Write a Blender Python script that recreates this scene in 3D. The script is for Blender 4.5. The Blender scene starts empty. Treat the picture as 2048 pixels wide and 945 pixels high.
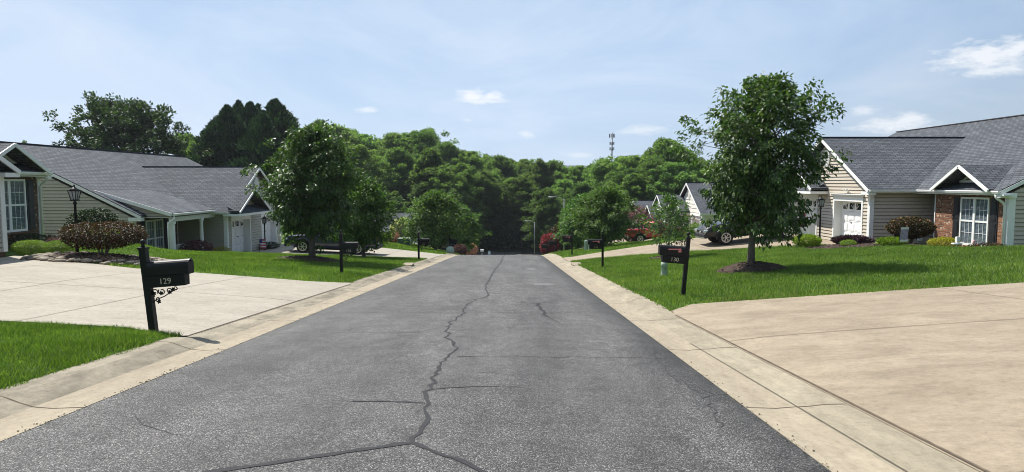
import bpy, bmesh, math, random
import numpy as np
from mathutils import Vector, Matrix

random.seed(7)
RNG = np.random.default_rng(11)
scene = bpy.context.scene
COL = scene.collection
PI = math.pi
rad = math.radians

# ------------------------------------------------------------------ scene tree helpers
def tag(o, label=None, cat=None, group=None, kind=None):
    if label: o['label'] = label
    if cat: o['category'] = cat
    if group: o['group'] = group
    if kind: o['kind'] = kind
    return o

def thing(name, label, cat, loc=(0, 0, 0), rz=0.0, group=None, kind=None):
    o = bpy.data.objects.new(name, None)
    COL.objects.link(o)
    o.location = loc
    o.rotation_euler = (0, 0, rz)
    o.empty_display_size = 0.2
    return tag(o, label, cat, group, kind)

def link_mesh(name, me, parent=None, loc=None, rz=0.0):
    o = bpy.data.objects.new(name, me)
    COL.objects.link(o)
    if parent is not None: o.parent = parent
    if loc is not None: o.location = loc
    o.rotation_euler = (0, 0, rz)
    return o

def copy_tree(o, parent=None):
    c = o.copy()
    COL.objects.link(c)
    c.parent = parent
    for ch in o.children:
        copy_tree(ch, c)
    return c

# ------------------------------------------------------------------ mesh builder
class MB:
    def __init__(self):
        self.v = []; self.f = []; self.m = []; self.sm = []; self.starts = []
    def vert(self, p):
        self.v.append((float(p[0]), float(p[1]), float(p[2]))); return len(self.v) - 1
    def face(self, pts, mi=0, smooth=False):
        idx = [self.vert(p) for p in pts]
        self.f.append(idx); self.m.append(mi); self.sm.append(smooth)
    def box(self, c, s, mi=0, M=None, taper=None):
        self.starts.append(len(self.f))
        hx, hy, hz = s[0] / 2, s[1] / 2, s[2] / 2
        tx = ty = 1.0
        if taper: tx, ty = taper
        P = [(-hx, -hy, -hz), (hx, -hy, -hz), (hx, hy, -hz), (-hx, hy, -hz),
             (-hx * tx, -hy * ty, hz), (hx * tx, -hy * ty, hz), (hx * tx, hy * ty, hz), (-hx * tx, hy * ty, hz)]
        P = [Vector(p) for p in P]
        if M is not None: P = [M @ p for p in P]
        b = len(self.v)
        for p in P: self.vert((p[0] + c[0], p[1] + c[1], p[2] + c[2]))
        for q in ((0, 3, 2, 1), (4, 5, 6, 7), (0, 1, 5, 4), (1, 2, 6, 5), (2, 3, 7, 6), (3, 0, 4, 7)):
            self.f.append([b + i for i in q]); self.m.append(mi); self.sm.append(False)
    def bx(self, x0, x1, y0, y1, z0, z1, mi=0):
        self.box(((x0 + x1) / 2, (y0 + y1) / 2, (z0 + z1) / 2), (abs(x1 - x0), abs(y1 - y0), abs(z1 - z0)), mi)
    def beam(self, p0, p1, w, h, mi=0):
        """bar from p0 to p1: w horizontal thickness, h in the vertical plane"""
        self.starts.append(len(self.f))
        p0 = Vector(p0); p1 = Vector(p1); d = (p1 - p0); L = d.length
        if L < 1e-6: return
        d.normalize()
        up = Vector((0, 0, 1))
        if abs(d.z) > 0.999: up = Vector((1, 0, 0))
        s = d.cross(up).normalized(); u = s.cross(d).normalized()
        b = len(self.v)
        for P in (p0, p1):
            for (i, j) in ((-1, -1), (1, -1), (1, 1), (-1, 1)):
                self.vert(P + s * (i * w / 2) + u * (j * h / 2))
        for q in ((0, 3, 2, 1), (4, 5, 6, 7), (0, 1, 5, 4), (1, 2, 6, 5), (2, 3, 7, 6), (3, 0, 4, 7)):
            self.f.append([b + i for i in q]); self.m.append(mi); self.sm.append(False)
    def tube(self, pts, radii, n=8, mi=0, caps=True, smooth=True):
        pts = [Vector(p) for p in pts]
        if not hasattr(radii, '__len__'): radii = [radii] * len(pts)
        rings = []
        prev = None
        for i, p in enumerate(pts):
            if i == 0: d = pts[1] - pts[0]
            elif i == len(pts) - 1: d = pts[-1] - pts[-2]
            else: d = pts[i + 1] - pts[i - 1]
            d.normalize()
            if prev is None:
                a = Vector((1, 0, 0)) if abs(d.x) < 0.8 else Vector((0, 1, 0))
                s = d.cross(a).normalized()
            else:
                s = (prev - d * prev.dot(d)).normalized()
            prev = s
            t = d.cross(s).normalized()
            b = len(self.v)
            for k in range(n):
                an = 2 * PI * k / n
                self.vert(p + (s * math.cos(an) + t * math.sin(an)) * radii[i])
            rings.append(b)
        for a, b in zip(rings[:-1], rings[1:]):
            for k in range(n):
                k2 = (k + 1) % n
                self.f.append([a + k, a + k2, b + k2, b + k]); self.m.append(mi); self.sm.append(smooth)
        if caps:
            self.f.append([rings[0] + k for k in reversed(range(n))]); self.m.append(mi); self.sm.append(False)
            self.f.append([rings[-1] + k for k in range(n)]); self.m.append(mi); self.sm.append(False)
    def lathe(self, prof, c=(0, 0, 0), n=16, mi=0, axis='z', smooth=True, square=False):
        """prof: list of (r, h) from bottom to top"""
        rings = []
        for r, h in prof:
            b = len(self.v)
            for k in range(n):
                an = 2 * PI * k / n + (PI / 4 if square else 0)
                rr = r * (math.sqrt(2) if square else 1)
                x, y = rr * math.cos(an), rr * math.sin(an)
                p = (x, y, h) if axis == 'z' else ((h, x, y) if axis == 'x' else (x, h, y))
                self.vert((p[0] + c[0], p[1] + c[1], p[2] + c[2]))
            rings.append(b)
        for a, b in zip(rings[:-1], rings[1:]):
            for k in range(n):
                k2 = (k + 1) % n
                self.f.append([a + k, a + k2, b + k2, b + k]); self.m.append(mi); self.sm.append(smooth and not square)
        self.f.append([rings[0] + k for k in reversed(range(n))]); self.m.append(mi); self.sm.append(False)
        self.f.append([rings[-1] + k for k in range(n)]); self.m.append(mi); self.sm.append(False)
    def blob(self, c, r, n=10, m=7, mi=0, jit=0.0, seed=0, squash=1.0):
        rg = random.Random(seed)
        rings = []
        top = self.vert((c[0], c[1], c[2] + r[2]))
        for j in range(1, m):
            th = PI * j / m
            ring = []
            for k in range(n):
                ph = 2 * PI * k / n
                q = 1 + rg.uniform(-jit, jit)
                ring.append(self.vert((c[0] + r[0] * q * math.sin(th) * math.cos(ph), c[1] + r[1] * q * math.sin(th) * math.sin(ph), c[2] + r[2] * q * math.cos(th))))
            rings.append(ring)
        bot = self.vert((c[0], c[1], c[2] - r[2]))
        for k in range(n):
            k2 = (k + 1) % n
            self.f.append([top, rings[0][k], rings[0][k2]]); self.m.append(mi); self.sm.append(True)
            for a, b in zip(rings[:-1], rings[1:]):
                self.f.append([a[k], b[k], b[k2], a[k2]]); self.m.append(mi); self.sm.append(True)
            self.f.append([bot, rings[-1][k2], rings[-1][k]]); self.m.append(mi); self.sm.append(True)
    def prism(self, poly, d, mi=0):
        """closed solid: polygon (list of 3D points) extruded by vector d"""
        self.starts.append(len(self.f))
        d = Vector(d); A = [Vector(p) for p in poly]; B = [p + d for p in A]
        n = len(A)
        self.face(A, mi); self.face(list(reversed(B)), mi)
        for i in range(n):
            j = (i + 1) % n
            self.face([A[i], A[j], B[j], B[i]], mi)
    def split(self, name, mats, parent=None):
        """every primitive becomes a part of its own"""
        ends = self.starts[1:] + [len(self.f)]
        for a, b in zip(self.starts, ends):
            q = MB(); mp = {}
            for f, m, sm in zip(self.f[a:b], self.m[a:b], self.sm[a:b]):
                idx = []
                for i in f:
                    if i not in mp: mp[i] = q.vert(self.v[i])
                    idx.append(mp[i])
                q.f.append(idx); q.m.append(m); q.sm.append(sm)
            q.build(name, mats, parent)
    def mesh(self, name, mats):
        me = bpy.data.meshes.new(name)
        me.from_pydata(self.v, [], self.f)
        if not isinstance(mats, (list, tuple)): mats = [mats]
        for m in mats: me.materials.append(m)
        me.polygons.foreach_set('material_index', self.m)
        me.polygons.foreach_set('use_smooth', self.sm)
        uv = me.uv_layers.new(name='UVMap')
        co = self.v
        for p in me.polygons:
            n = p.normal
            if abs(n.z) > 0.97: U = Vector((1, 0, 0)); V = Vector((0, 1, 0))
            else:
                U = Vector((-n.y, n.x, 0)).normalized()
                V = n.cross(U)
                if V.z < 0: V = -V
            for li, vi in zip(p.loop_indices, p.vertices):
                q = Vector(co[vi])
                uv.data[li].uv = (q.dot(U), q.dot(V))
        me.update()
        return me
    def build(self, name, mats, parent=None, loc=None, rz=0.0, bevel=0.0, sharp=None, fixn=False):
        me = self.mesh(name, mats)
        if fixn or sharp is not None:
            bm = bmesh.new(); bm.from_mesh(me)
            bmesh.ops.remove_doubles(bm, verts=bm.verts, dist=0.0005)
            bmesh.ops.recalc_face_normals(bm, faces=bm.faces)
            bm.to_mesh(me); bm.free()
        if sharp is not None:
            for p in me.polygons: p.use_smooth = True
            me.set_sharp_from_angle(angle=rad(sharp))
        o = link_mesh(name, me, parent, loc, rz)
        if bevel:
            b = o.modifiers.new('edge', 'BEVEL'); b.width = bevel; b.segments = 2; b.limit_method = 'ANGLE'; b.angle_limit = rad(40)
        return o

def np_mesh(name, V, F, mat, smooth=False):
    V = np.ascontiguousarray(V, dtype=np.float32); F = np.ascontiguousarray(F, dtype=np.int32)
    n, k = F.shape
    me = bpy.data.meshes.new(name)
    me.vertices.add(len(V)); me.vertices.foreach_set('co', V.ravel())
    me.loops.add(n * k); me.loops.foreach_set('vertex_index', F.ravel())
    me.polygons.add(n); me.polygons.foreach_set('loop_start', np.arange(0, n * k, k, dtype=np.int32))
    for m in (mat if isinstance(mat, (list, tuple)) else [mat]): me.materials.append(m)
    if smooth: me.polygons.foreach_set('use_smooth', np.ones(n, dtype=bool))
    me.update(calc_edges=True)
    return me

# ------------------------------------------------------------------ materials
def new_mat(name):
    m = bpy.data.materials.new(name); m.use_nodes = True
    nt = m.node_tree
    return m, nt, nt.nodes['Principled BSDF'], nt.nodes['Material Output']

def N(nt, t, **kw):
    n = nt.nodes.new(t)
    for k, v in kw.items():
        if k == 'ins':
            for kk, vv in v.items(): n.inputs[kk].default_value = vv
        else: setattr(n, k, v)
    return n

def ramp(nt, stops, interp='LINEAR'):
    r = nt.nodes.new('ShaderNodeValToRGB')
    e = r.color_ramp.elements
    while len(e) < len(stops): e.new(0.5)
    for i, (p, c) in enumerate(stops):
        e[i].position = p
        e[i].color = (c[0], c[1], c[2], 1) if hasattr(c, '__len__') else (c, c, c, 1)
    r.color_ramp.interpolation = interp
    return r

def mixc(nt, fac, a, b, mode='MIX'):
    n = nt.nodes.new('ShaderNodeMix'); n.data_type = 'RGBA'; n.blend_type = mode
    L = nt.links
    for sock, val in ((n.inputs[0], fac), (n.inputs[6], a), (n.inputs[7], b)):
        if hasattr(val, 'is_output') or isinstance(val, bpy.types.NodeSocket): L.new(val, sock)
        elif hasattr(val, '__len__'): sock.default_value = (val[0], val[1], val[2], 1)
        else: sock.default_value = val
    return n.outputs[2]

def mat_plain(name, col, rough=0.6, metal=0.0, var=0.12, scale=6.0, bump=0.0, bscale=60.0, spec=0.5, coat=0.0):
    m, nt, bs, out = new_mat(name)
    L = nt.links
    tc = N(nt, 'ShaderNodeTexCoord')
    nz = N(nt, 'ShaderNodeTexNoise', ins={'Scale': scale, 'Detail': 5.0, 'Roughness': 0.6})
    L.new(tc.outputs['Object'], nz.inputs['Vector'])
    lo = [c * (1 - var) for c in col]; hi = [min(1, c * (1 + var)) for c in col]
    r = ramp(nt, [(0.3, lo), (0.7, hi)])
    L.new(nz.outputs['Fac'], r.inputs['Fac'])
    L.new(r.outputs['Color'], bs.inputs['Base Color'])
    bs.inputs['Roughness'].default_value = rough
    bs.inputs['Metallic'].default_value = metal
    bs.inputs['Specular IOR Level'].default_value = spec
    if coat: bs.inputs['Coat Weight'].default_value = coat; bs.inputs['Coat Roughness'].default_value = 0.05
    if bump:
        nb = N(nt, 'ShaderNodeTexNoise', ins={'Scale': bscale, 'Detail': 4.0})
        L.new(tc.outputs['Object'], nb.inputs['Vector'])
        b = N(nt, 'ShaderNodeBump', ins={'Strength': bump, 'Distance': 0.02})
        L.new(nb.outputs['Fac'], b.inputs['Height']); L.new(b.outputs['Normal'], bs.inputs['Normal'])
    return m

def mat_leaf(name, cols, rough=0.55, trans=0.3, spec=0.22, objvar=0.0):
    """cols: dark..light leaf colours, one per leaf by island"""
    m, nt, bs, out = new_mat(name)
    L = nt.links
    g = N(nt, 'ShaderNodeNewGeometry')
    r = ramp(nt, [(i / max(1, len(cols) - 1), c) for i, c in enumerate(cols)])
    L.new(g.outputs['Random Per Island'], r.inputs['Fac'])
    colr = r.outputs['Color']
    if objvar:
        oi = N(nt, 'ShaderNodeObjectInfo')
        hs = N(nt, 'ShaderNodeHueSaturation')
        mr = N(nt, 'ShaderNodeMapRange', ins={'To Min': 0.5 - 0.012, 'To Max': 0.5 + 0.022})
        L.new(oi.outputs['Random'], mr.inputs['Value']); L.new(mr.outputs[0], hs.inputs['Hue'])
        mm = N(nt, 'ShaderNodeMath', operation='MULTIPLY', ins={1: 7.31})
        fr = N(nt, 'ShaderNodeMath', operation='FRACT')
        L.new(oi.outputs['Random'], mm.inputs[0]); L.new(mm.outputs[0], fr.inputs[0])
        mv = N(nt, 'ShaderNodeMapRange', ins={'To Min': 1 - objvar, 'To Max': 1 + objvar})
        L.new(fr.outputs[0], mv.inputs['Value']); L.new(mv.outputs[0], hs.inputs['Value'])
        L.new(colr, hs.inputs['Color']); colr = hs.outputs['Color']
    L.new(colr, bs.inputs['Base Color'])
    bs.inputs['Roughness'].default_value = rough
    bs.inputs['Specular IOR Level'].default_value = spec
    tr = N(nt, 'ShaderNodeBsdfTranslucent')
    tcol = mixc(nt, 1.0, colr, (1.25, 1.5, 0.55), 'MULTIPLY')
    L.new(tcol, tr.inputs['Color'])
    mx = N(nt, 'ShaderNodeMixShader', ins={0: trans})
    L.new(bs.outputs[0], mx.inputs[1]); L.new(tr.outputs[0], mx.inputs[2])
    L.new(mx.outputs[0], out.inputs['Surface'])
    return m

def mat_asphalt():
    m, nt, bs, out = new_mat('asphalt_road')
    L = nt.links
    tc = N(nt, 'ShaderNodeTexCoord')
    vo = N(nt, 'ShaderNodeTexVoronoi', ins={'Scale': 105.0})
    L.new(tc.outputs['Object'], vo.inputs['Vector'])
    sp = N(nt, 'ShaderNodeSeparateColor'); L.new(vo.outputs['Color'], sp.inputs[0])
    stone = ramp(nt, [(0.0, (.048, .047, .045)), (0.42, (.105, .103, .100)), (0.70, (.170, .167, .160)), (0.88, (.265, .258, .245)), (1.0, (.42, .41, .38))])
    L.new(sp.outputs[0], stone.inputs['Fac'])
    edge = ramp(nt, [(0.25, 1.0), (0.6, 0.35)])
    ml = N(nt, 'ShaderNodeMath', operation='MULTIPLY', ins={1: 62.0})
    sc = N(nt, 'ShaderNodeMath', operation='MULTIPLY', ins={1: 1.0})
    L.new(vo.outputs['Distance'], edge.inputs['Fac'])
    c1 = mixc(nt, 1.0, stone.outputs['Color'], edge.outputs['Color'], 'MULTIPLY')
    # wide wear, lighter wheel tracks and darker oil marks
    mp = N(nt, 'ShaderNodeMapping'); mp.inputs['Scale'].default_value = (0.9, 0.16, 1)
    L.new(tc.outputs['Object'], mp.inputs['Vector'])
    n1 = N(nt, 'ShaderNodeTexNoise', ins={'Scale': 1.3, 'Detail': 7.0, 'Roughness': 0.65})
    L.new(mp.outputs[0], n1.inputs['Vector'])
    r1 = ramp(nt, [(0.25, .60), (0.5, 1.0), (0.72, 1.38)])
    L.new(n1.outputs['Fac'], r1.inputs['Fac'])
    c2 = mixc(nt, 1.0, c1, r1.outputs['Color'], 'MULTIPLY')
    n2 = N(nt, 'ShaderNodeTexNoise', ins={'Scale': 2.6, 'Detail': 6.0, 'Roughness': 0.7})
    L.new(tc.outputs['Object'], n2.inputs['Vector'])
    r2 = ramp(nt, [(0.3, .72), (0.5, 1.0), (0.75, 1.2)])
    L.new(n2.outputs['Fac'], r2.inputs['Fac'])
    c3 = mixc(nt, 1.0, c2, r2.outputs['Color'], 'MULTIPLY')
    # tar-dark strip of newer binder along the gutter seam (its own ragged edge)
    sx = N(nt, 'ShaderNodeSeparateXYZ'); L.new(tc.outputs['Object'], sx.inputs[0])
    n3 = N(nt, 'ShaderNodeTexNoise', ins={'Scale': 3.0, 'Detail': 5.0}); L.new(tc.outputs['Object'], n3.inputs['Vector'])
    ad = N(nt, 'ShaderNodeMath', operation='MULTIPLY_ADD', ins={1: 0.5}); L.new(n3.outputs['Fac'], ad.inputs[0]); L.new(sx.outputs[0], ad.inputs[2])
    mr = N(nt, 'ShaderNodeMapRange', ins={'From Min': 1.85, 'From Max': 2.35, 'To Min': 1.0, 'To Max': 0.42})
    L.new(ad.outputs[0], mr.inputs['Value'])
    c4 = mixc(nt, 1.0, c3, mr.outputs[0], 'MULTIPLY')
    L.new(c4, bs.inputs['Base Color'])
    bs.inputs['Roughness'].default_value = 0.78
    bs.inputs['Specular IOR Level'].default_value = 0.35
    b = N(nt, 'ShaderNodeBump', ins={'Strength': 0.75, 'Distance': 0.006}); b.invert = True
    L.new(vo.outputs['Distance'], b.inputs['Height']); L.new(b.outputs['Normal'], bs.inputs['Normal'])
    return m

def mat_concrete(name, base, stain, amt=0.5, stretch=(0.25, 1.0, 1.0), rough=0.85):
    m, nt, bs, out = new_mat(name)
    L = nt.links
    tc = N(nt, 'ShaderNodeTexCoord')
    mp = N(nt, 'ShaderNodeMapping'); mp.inputs['Scale'].default_value = stretch
    L.new(tc.outputs['Object'], mp.inputs['Vector'])
    n0 = N(nt, 'ShaderNodeTexNoise', ins={'Scale': 1.1, 'Detail': 8.0, 'Roughness': 0.68, 'Distortion': 0.35})
    L.new(mp.outputs[0], n0.inputs['Vector'])
    r0 = ramp(nt, [(0.35, stain), (0.62, base)])
    L.new(n0.outputs['Fac'], r0.inputs['Fac'])
    n1 = N(nt, 'ShaderNodeTexNoise', ins={'Scale': 130.0, 'Detail': 3.0, 'Roughness': 0.7})
    L.new(tc.outputs['Object'], n1.inputs['Vector'])
    r1 = ramp(nt, [(0.32, .70), (0.5, 1.0), (0.7, 1.12)])
    L.new(n1.outputs['Fac'], r1.inputs['Fac'])
    c = mixc(nt, amt, base, r0.outputs['Color'])
    c = mixc(nt, 1.0, c, r1.outputs['Color'], 'MULTIPLY')
    mp2 = N(nt, 'ShaderNodeMapping'); mp2.inputs['Scale'].default_value = (stretch[0] * 3, stretch[1] * 3, 3)
    L.new(tc.outputs['Object'], mp2.inputs['Vector'])
    n2 = N(nt, 'ShaderNodeTexNoise', ins={'Scale': 2.2, 'Detail': 9.0, 'Roughness': 0.75, 'Distortion': 0.2})
    L.new(mp2.outputs[0], n2.inputs['Vector'])
    r2 = ramp(nt, [(0.34, .86), (0.5, 1.0), (0.66, 1.08)])
    L.new(n2.outputs['Fac'], r2.inputs['Fac'])
    c = mixc(nt, 1.0, c, r2.outputs['Color'], 'MULTIPLY')
    n4 = N(nt, 'ShaderNodeTexNoise', ins={'Scale': 16.0, 'Detail': 9.0, 'Roughness': 0.82})
    L.new(tc.outputs['Object'], n4.inputs['Vector'])
    r4 = ramp(nt, [(0.34, .74), (0.48, 1.0), (0.66, 1.12)])
    L.new(n4.outputs['Fac'], r4.inputs['Fac'])
    c = mixc(nt, 1.0, c, r4.outputs['Color'], 'MULTIPLY')
    L.new(c, bs.inputs['Base Color'])
    bs.inputs['Roughness'].default_value = rough
    bs.inputs['Specular IOR Level'].default_value = 0.3
    b = N(nt, 'ShaderNodeBump', ins={'Strength': 0.35, 'Distance': 0.004})
    L.new(n1.outputs['Fac'], b.inputs['Height']); L.new(b.outputs['Normal'], bs.inputs['Normal'])
    return m

def mat_bricktex(name, c1, c2, mortar_or_shade, bw, bh, ms, offset=0.5, rough=0.85, bump=0.6, accent=None, bias=0.0, shingle=False):
    m, nt, bs, out = new_mat(name)
    L = nt.links
    uv = N(nt, 'ShaderNodeUVMap')
    br = N(nt, 'ShaderNodeTexBrick', offset=offset, ins={'Scale': 1.0, 'Brick Width': bw, 'Row Height': bh, 'Mortar Size': ms, 'Mortar Smooth': 0.1, 'Bias': bias,
           'Color1': (*c1, 1), 'Color2': (*c2, 1), 'Mortar': (*mortar_or_shade, 1)})
    L.new(uv.outputs[0], br.inputs['Vector'])
    col = br.outputs['Color']
    # per-brick tone from a cell-aligned noise
    nz = N(nt, 'ShaderNodeTexNoise', ins={'Scale': (1.1 if shingle else 2.2) / bw, 'Detail': 2.0})
    L.new(uv.outputs[0], nz.inputs['Vector'])
    rr = ramp(nt, [(0.25, .6), (0.5, 1.0), (0.75, 1.35)])
    L.new(nz.outputs['Fac'], rr.inputs['Fac'])
    col = mixc(nt, 0.4 if shingle else 0.75, col, mixc(nt, 1.0, col, rr.outputs['Color'], 'MULTIPLY'))
    if accent is not None:
        na = N(nt, 'ShaderNodeTexNoise', ins={'Scale': 1.6 / bw, 'Detail': 0.0})
        L.new(uv.outputs[0], na.inputs['Vector'])
        ra = ramp(nt, [(0.68, 0.0), (0.72, 1.0)]); L.new(na.outputs['Fac'], ra.inputs['Fac'])
        inv = N(nt, 'ShaderNodeMath', operation='SUBTRACT', ins={0: 1.0}); L.new(br.outputs['Fac'], inv.inputs[1])
        mu = N(nt, 'ShaderNodeMath', operation='MULTIPLY'); L.new(ra.outputs['Color'], mu.inputs[0]); L.new(inv.outputs[0], mu.inputs[1])
        col = mixc(nt, mu.outputs[0], col, accent)
    big = N(nt, 'ShaderNodeTexNoise', ins={'Scale': 0.5, 'Detail': 5.0}); L.new(uv.outputs[0], big.inputs['Vector'])
    rb = ramp(nt, [(0.3, .85), (0.7, 1.15)]); L.new(big.outputs['Fac'], rb.inputs['Fac'])
    col = mixc(nt, 1.0, col, rb.outputs['Color'], 'MULTIPLY')
    L.new(col, bs.inputs['Base Color'])
    bs.inputs['Roughness'].default_value = rough
    bs.inputs['Specular IOR Level'].default_value = 0.25
    b = N(nt, 'ShaderNodeBump', ins={'Strength': bump, 'Distance': 0.012}); 
    if shingle:
        # each course steps down towards its lower edge: saw-tooth in v
        sx = N(nt, 'ShaderNodeSeparateXYZ'); L.new(uv.outputs[0], sx.inputs[0])
        dv = N(nt, 'ShaderNodeMath', operation='DIVIDE', ins={1: bh}); L.new(sx.outputs[1], dv.inputs[0])
        fr = N(nt, 'ShaderNodeMath', operation='FRACT'); L.new(dv.outputs[0], fr.inputs[0])
        iv = N(nt, 'ShaderNodeMath', operation='SUBTRACT', ins={0: 1.0}); L.new(fr.outputs[0], iv.inputs[1])
        ad = N(nt, 'ShaderNodeMath', operation='ADD'); L.new(iv.outputs[0], ad.inputs[0]); L.new(nz.outputs['Fac'], ad.inputs[1])
        L.new(ad.outputs[0], b.inputs['Height'])
    else:
        b.invert = True
        L.new(br.outputs['Fac'], b.inputs['Height'])
    L.new(b.outputs['Normal'], bs.inputs['Normal'])
    return m

def mat_glass(name, tint=(.02, .025, .03), rough=0.03):
    m, nt, bs, out = new_mat(name)
    bs.inputs['Base Color'].default_value = (*tint, 1)
    bs.inputs['Roughness'].default_value = rough
    bs.inputs['Specular IOR Level'].default_value = 0.8
    tc = N(nt, 'ShaderNodeTexCoord')
    nz = N(nt, 'ShaderNodeTexNoise', ins={'Scale': 3.0, 'Detail': 2.0})
    nt.links.new(tc.outputs['Object'], nz.inputs['Vector'])
    b = N(nt, 'ShaderNodeBump', ins={'Strength': 0.04, 'Distance': 0.02})
    nt.links.new(nz.outputs['Fac'], b.inputs['Height']); nt.links.new(b.outputs['Normal'], bs.inputs['Normal'])
    return m

def mat_ground():
    m, nt, bs, out = new_mat('lawn_ground')
    L = nt.links
    tc = N(nt, 'ShaderNodeTexCoord')
    n1 = N(nt, 'ShaderNodeTexNoise', ins={'Scale': 0.7, 'Detail': 8.0, 'Roughness': 0.7}); L.new(tc.outputs['Object'], n1.inputs['Vector'])
    n2 = N(nt, 'ShaderNodeTexNoise', ins={'Scale': 28.0, 'Detail': 5.0, 'Roughness': 0.75}); L.new(tc.outputs['Object'], n2.inputs['Vector'])
    r1 = ramp(nt, [(0.3, (.046, .095, .012)), (0.55, (.072, .14, .017)), (0.75, (.11, .165, .028))])
    L.new(n1.outputs['Fac'], r1.inputs['Fac'])
    r2 = ramp(nt, [(0.3, .45), (0.5, 1.0), (0.7, 1.6)]); L.new(n2.outputs['Fac'], r2.inputs['Fac'])
    c = mixc(nt, 1.0, r1.outputs['Color'], r2.outputs['Color'], 'MULTIPLY')
    # woodland floor beyond the gardens
    sx = N(nt, 'ShaderNodeSeparateXYZ'); L.new(tc.outputs['Object'], sx.inputs[0])
    mr = N(nt, 'ShaderNodeMapRange', ins={'From Min': 100.0, 'From Max': 116.0}); L.new(sx.outputs[1], mr.inputs['Value'])
    c = mixc(nt, mr.outputs[0], c, (.030, .032, .016))
    L.new(c, bs.inputs['Base Color'])
    bs.inputs['Roughness'].default_value = 0.9; bs.inputs['Specular IOR Level'].default_value = 0.2
    b = N(nt, 'ShaderNodeBump', ins={'Strength': 0.8, 'Distance': 0.05}); L.new(n2.outputs['Fac'], b.inputs['Height']); L.new(b.outputs['Normal'], bs.inputs['Normal'])
    return m

M = {}
M['asphalt'] = mat_asphalt()
M['tar'] = mat_plain('crack_tar', (.016, .016, .018), rough=0.85, var=0.3, scale=20)
M['crack'] = mat_plain('dark_crack', (.03, .03, .03), rough=0.9, var=0.3, scale=30)
M['patch'] = mat_plain('worn_patch', (.118, .116, .112), rough=0.9, var=0.25, scale=30)
M['concrete'] = mat_concrete('pale_concrete', (.345, .312, .255), (.255, .225, .175), 0.6, (.6, 1, 1))
M['tan_concrete'] = mat_concrete('tan_concrete', (.31, .253, .182), (.20, .16, .112), 0.75, (0.9, 1.5, 1))
M['curb'] = mat_concrete('gutter_concrete', (.325, .275, .20), (.235, .195, .14), 0.7, (1.6, 0.6, 1))
M['curb_grey'] = mat_concrete('stained_kerb_concrete', (.305, .265, .195), (.13, .112, .082), 0.95, (2.2, 0.9, 1))
M['curb_pale'] = mat_concrete('pale_kerb_concrete', (.33, .287, .208), (.20, .172, .122), 0.85, (1.8, 0.6, 1))
M['joint'] = mat_plain('joint_dirt', (.12, .09, .06), rough=0.95, var=0.4, scale=9)
M['ground'] = mat_ground()
M['grass'] = mat_leaf('grass_blade', [(.044, .088, .012), (.082, .152, .021), (.132, .208, .034), (.24, .29, .09)], rough=0.5, trans=0.42, spec=0.35)
def _patchy(m, lo=.62, hi=1.42):
    # mown lawns vary from tuft to tuft and have paler worn areas
    nt = m.node_tree; L = nt.links; bs = nt.nodes['Principled BSDF']
    src = bs.inputs['Base Color'].links[0].from_socket
    tc = N(nt, 'ShaderNodeTexCoord')
    a = N(nt, 'ShaderNodeTexNoise', ins={'Scale': .55, 'Detail': 6.0, 'Roughness': .7}); L.new(tc.outputs['Object'], a.inputs['Vector'])
    r = ramp(nt, [(.3, (lo, lo, lo * .9)), (.5, (1, 1, 1)), (.72, (hi * 1.18, hi, hi * 1.1))]); L.new(a.outputs['Fac'], r.inputs['Fac'])
    c = mixc(nt, 1.0, src, r.outputs['Color'], 'MULTIPLY')
    L.new(c, bs.inputs['Base Color'])
    for n in nt.nodes:
        if n.type == 'BSDF_TRANSLUCENT':
            s2 = n.inputs['Color'].links[0].from_socket; L.new(mixc(nt, 1.0, s2, r.outputs['Color'], 'MULTIPLY'), n.inputs['Color'])
_patchy(M['grass'])
M['straw'] = mat_leaf('dry_grass', [(.20, .17, .07), (.32, .27, .12)], rough=0.7, trans=0.2)
M['mulch'] = mat_plain('bark_mulch', (.050, .030, .019), rough=0.95, var=0.6, scale=26, bump=1.0, bscale=45)
M['bark'] = mat_plain('tree_bark', (.13, .115, .095), rough=0.9, var=0.45, scale=14, bump=0.9, bscale=40)
M['stone'] = mat_plain('field_stone', (.25, .21, .155), rough=0.85, var=0.55, scale=2.5, bump=0.4, bscale=30)
M['white'] = mat_plain('white_trim', (.78, .78, .76), rough=0.45, var=0.05, scale=3)
M['door_white'] = mat_plain('white_door_paint', (.80, .80, .80), rough=0.4, var=0.03, scale=3)
M['siding_tan'] = mat_plain('tan_vinyl_siding', (.40, .375, .30), rough=0.5, var=0.05, scale=1.3)
M['siding_beige'] = mat_plain('beige_vinyl_siding', (.47, .415, .335), rough=0.5, var=0.05, scale=1.3)
M['siding_white'] = mat_plain('off_white_vinyl_siding', (.70, .68, .62), rough=0.5, var=0.05, scale=1.3)
M['soffit'] = mat_plain('soffit_board', (.62, .60, .54), rough=0.6, var=0.04)
M['shingle'] = mat_bricktex('grey_shingles', (.066, .072, .083), (.104, .112, .126), (.026, .028, .032), 0.36, 0.18, 0.020, rough=0.9, bump=0.8, shingle=True)  # dark course lines paint in the shadow under the shingle edges
M['ridge'] = mat_plain('ridge_cap_shingle', (.045, .046, .052), rough=0.9, var=0.3, scale=5)
M['brick'] = mat_bricktex('red_brown_brick', (.30, .125, .060), (.12, .052, .032), (.22, .19, .15), 0.215, 0.075, 0.008, rough=0.9, bump=0.7, accent=(.46, .36, .26))
M['brick_dark'] = mat_bricktex('dark_brown_brick', (.16, .078, .048), (.075, .042, .032), (.17, .15, .12), 0.215, 0.075, 0.008, rough=0.9, bump=0.7, accent=(.38, .31, .23))
M['shutter'] = mat_plain('black_shutter', (.014, .015, .018), rough=0.5, var=0.2)
M['glass'] = mat_glass('window_glass')
M['car_glass'] = mat_glass('car_glass', (.012, .015, .016), 0.02)
M['blind'] = mat_plain('white_blind', (.30, .32, .35), rough=0.7, var=0.08, scale=4)
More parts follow.
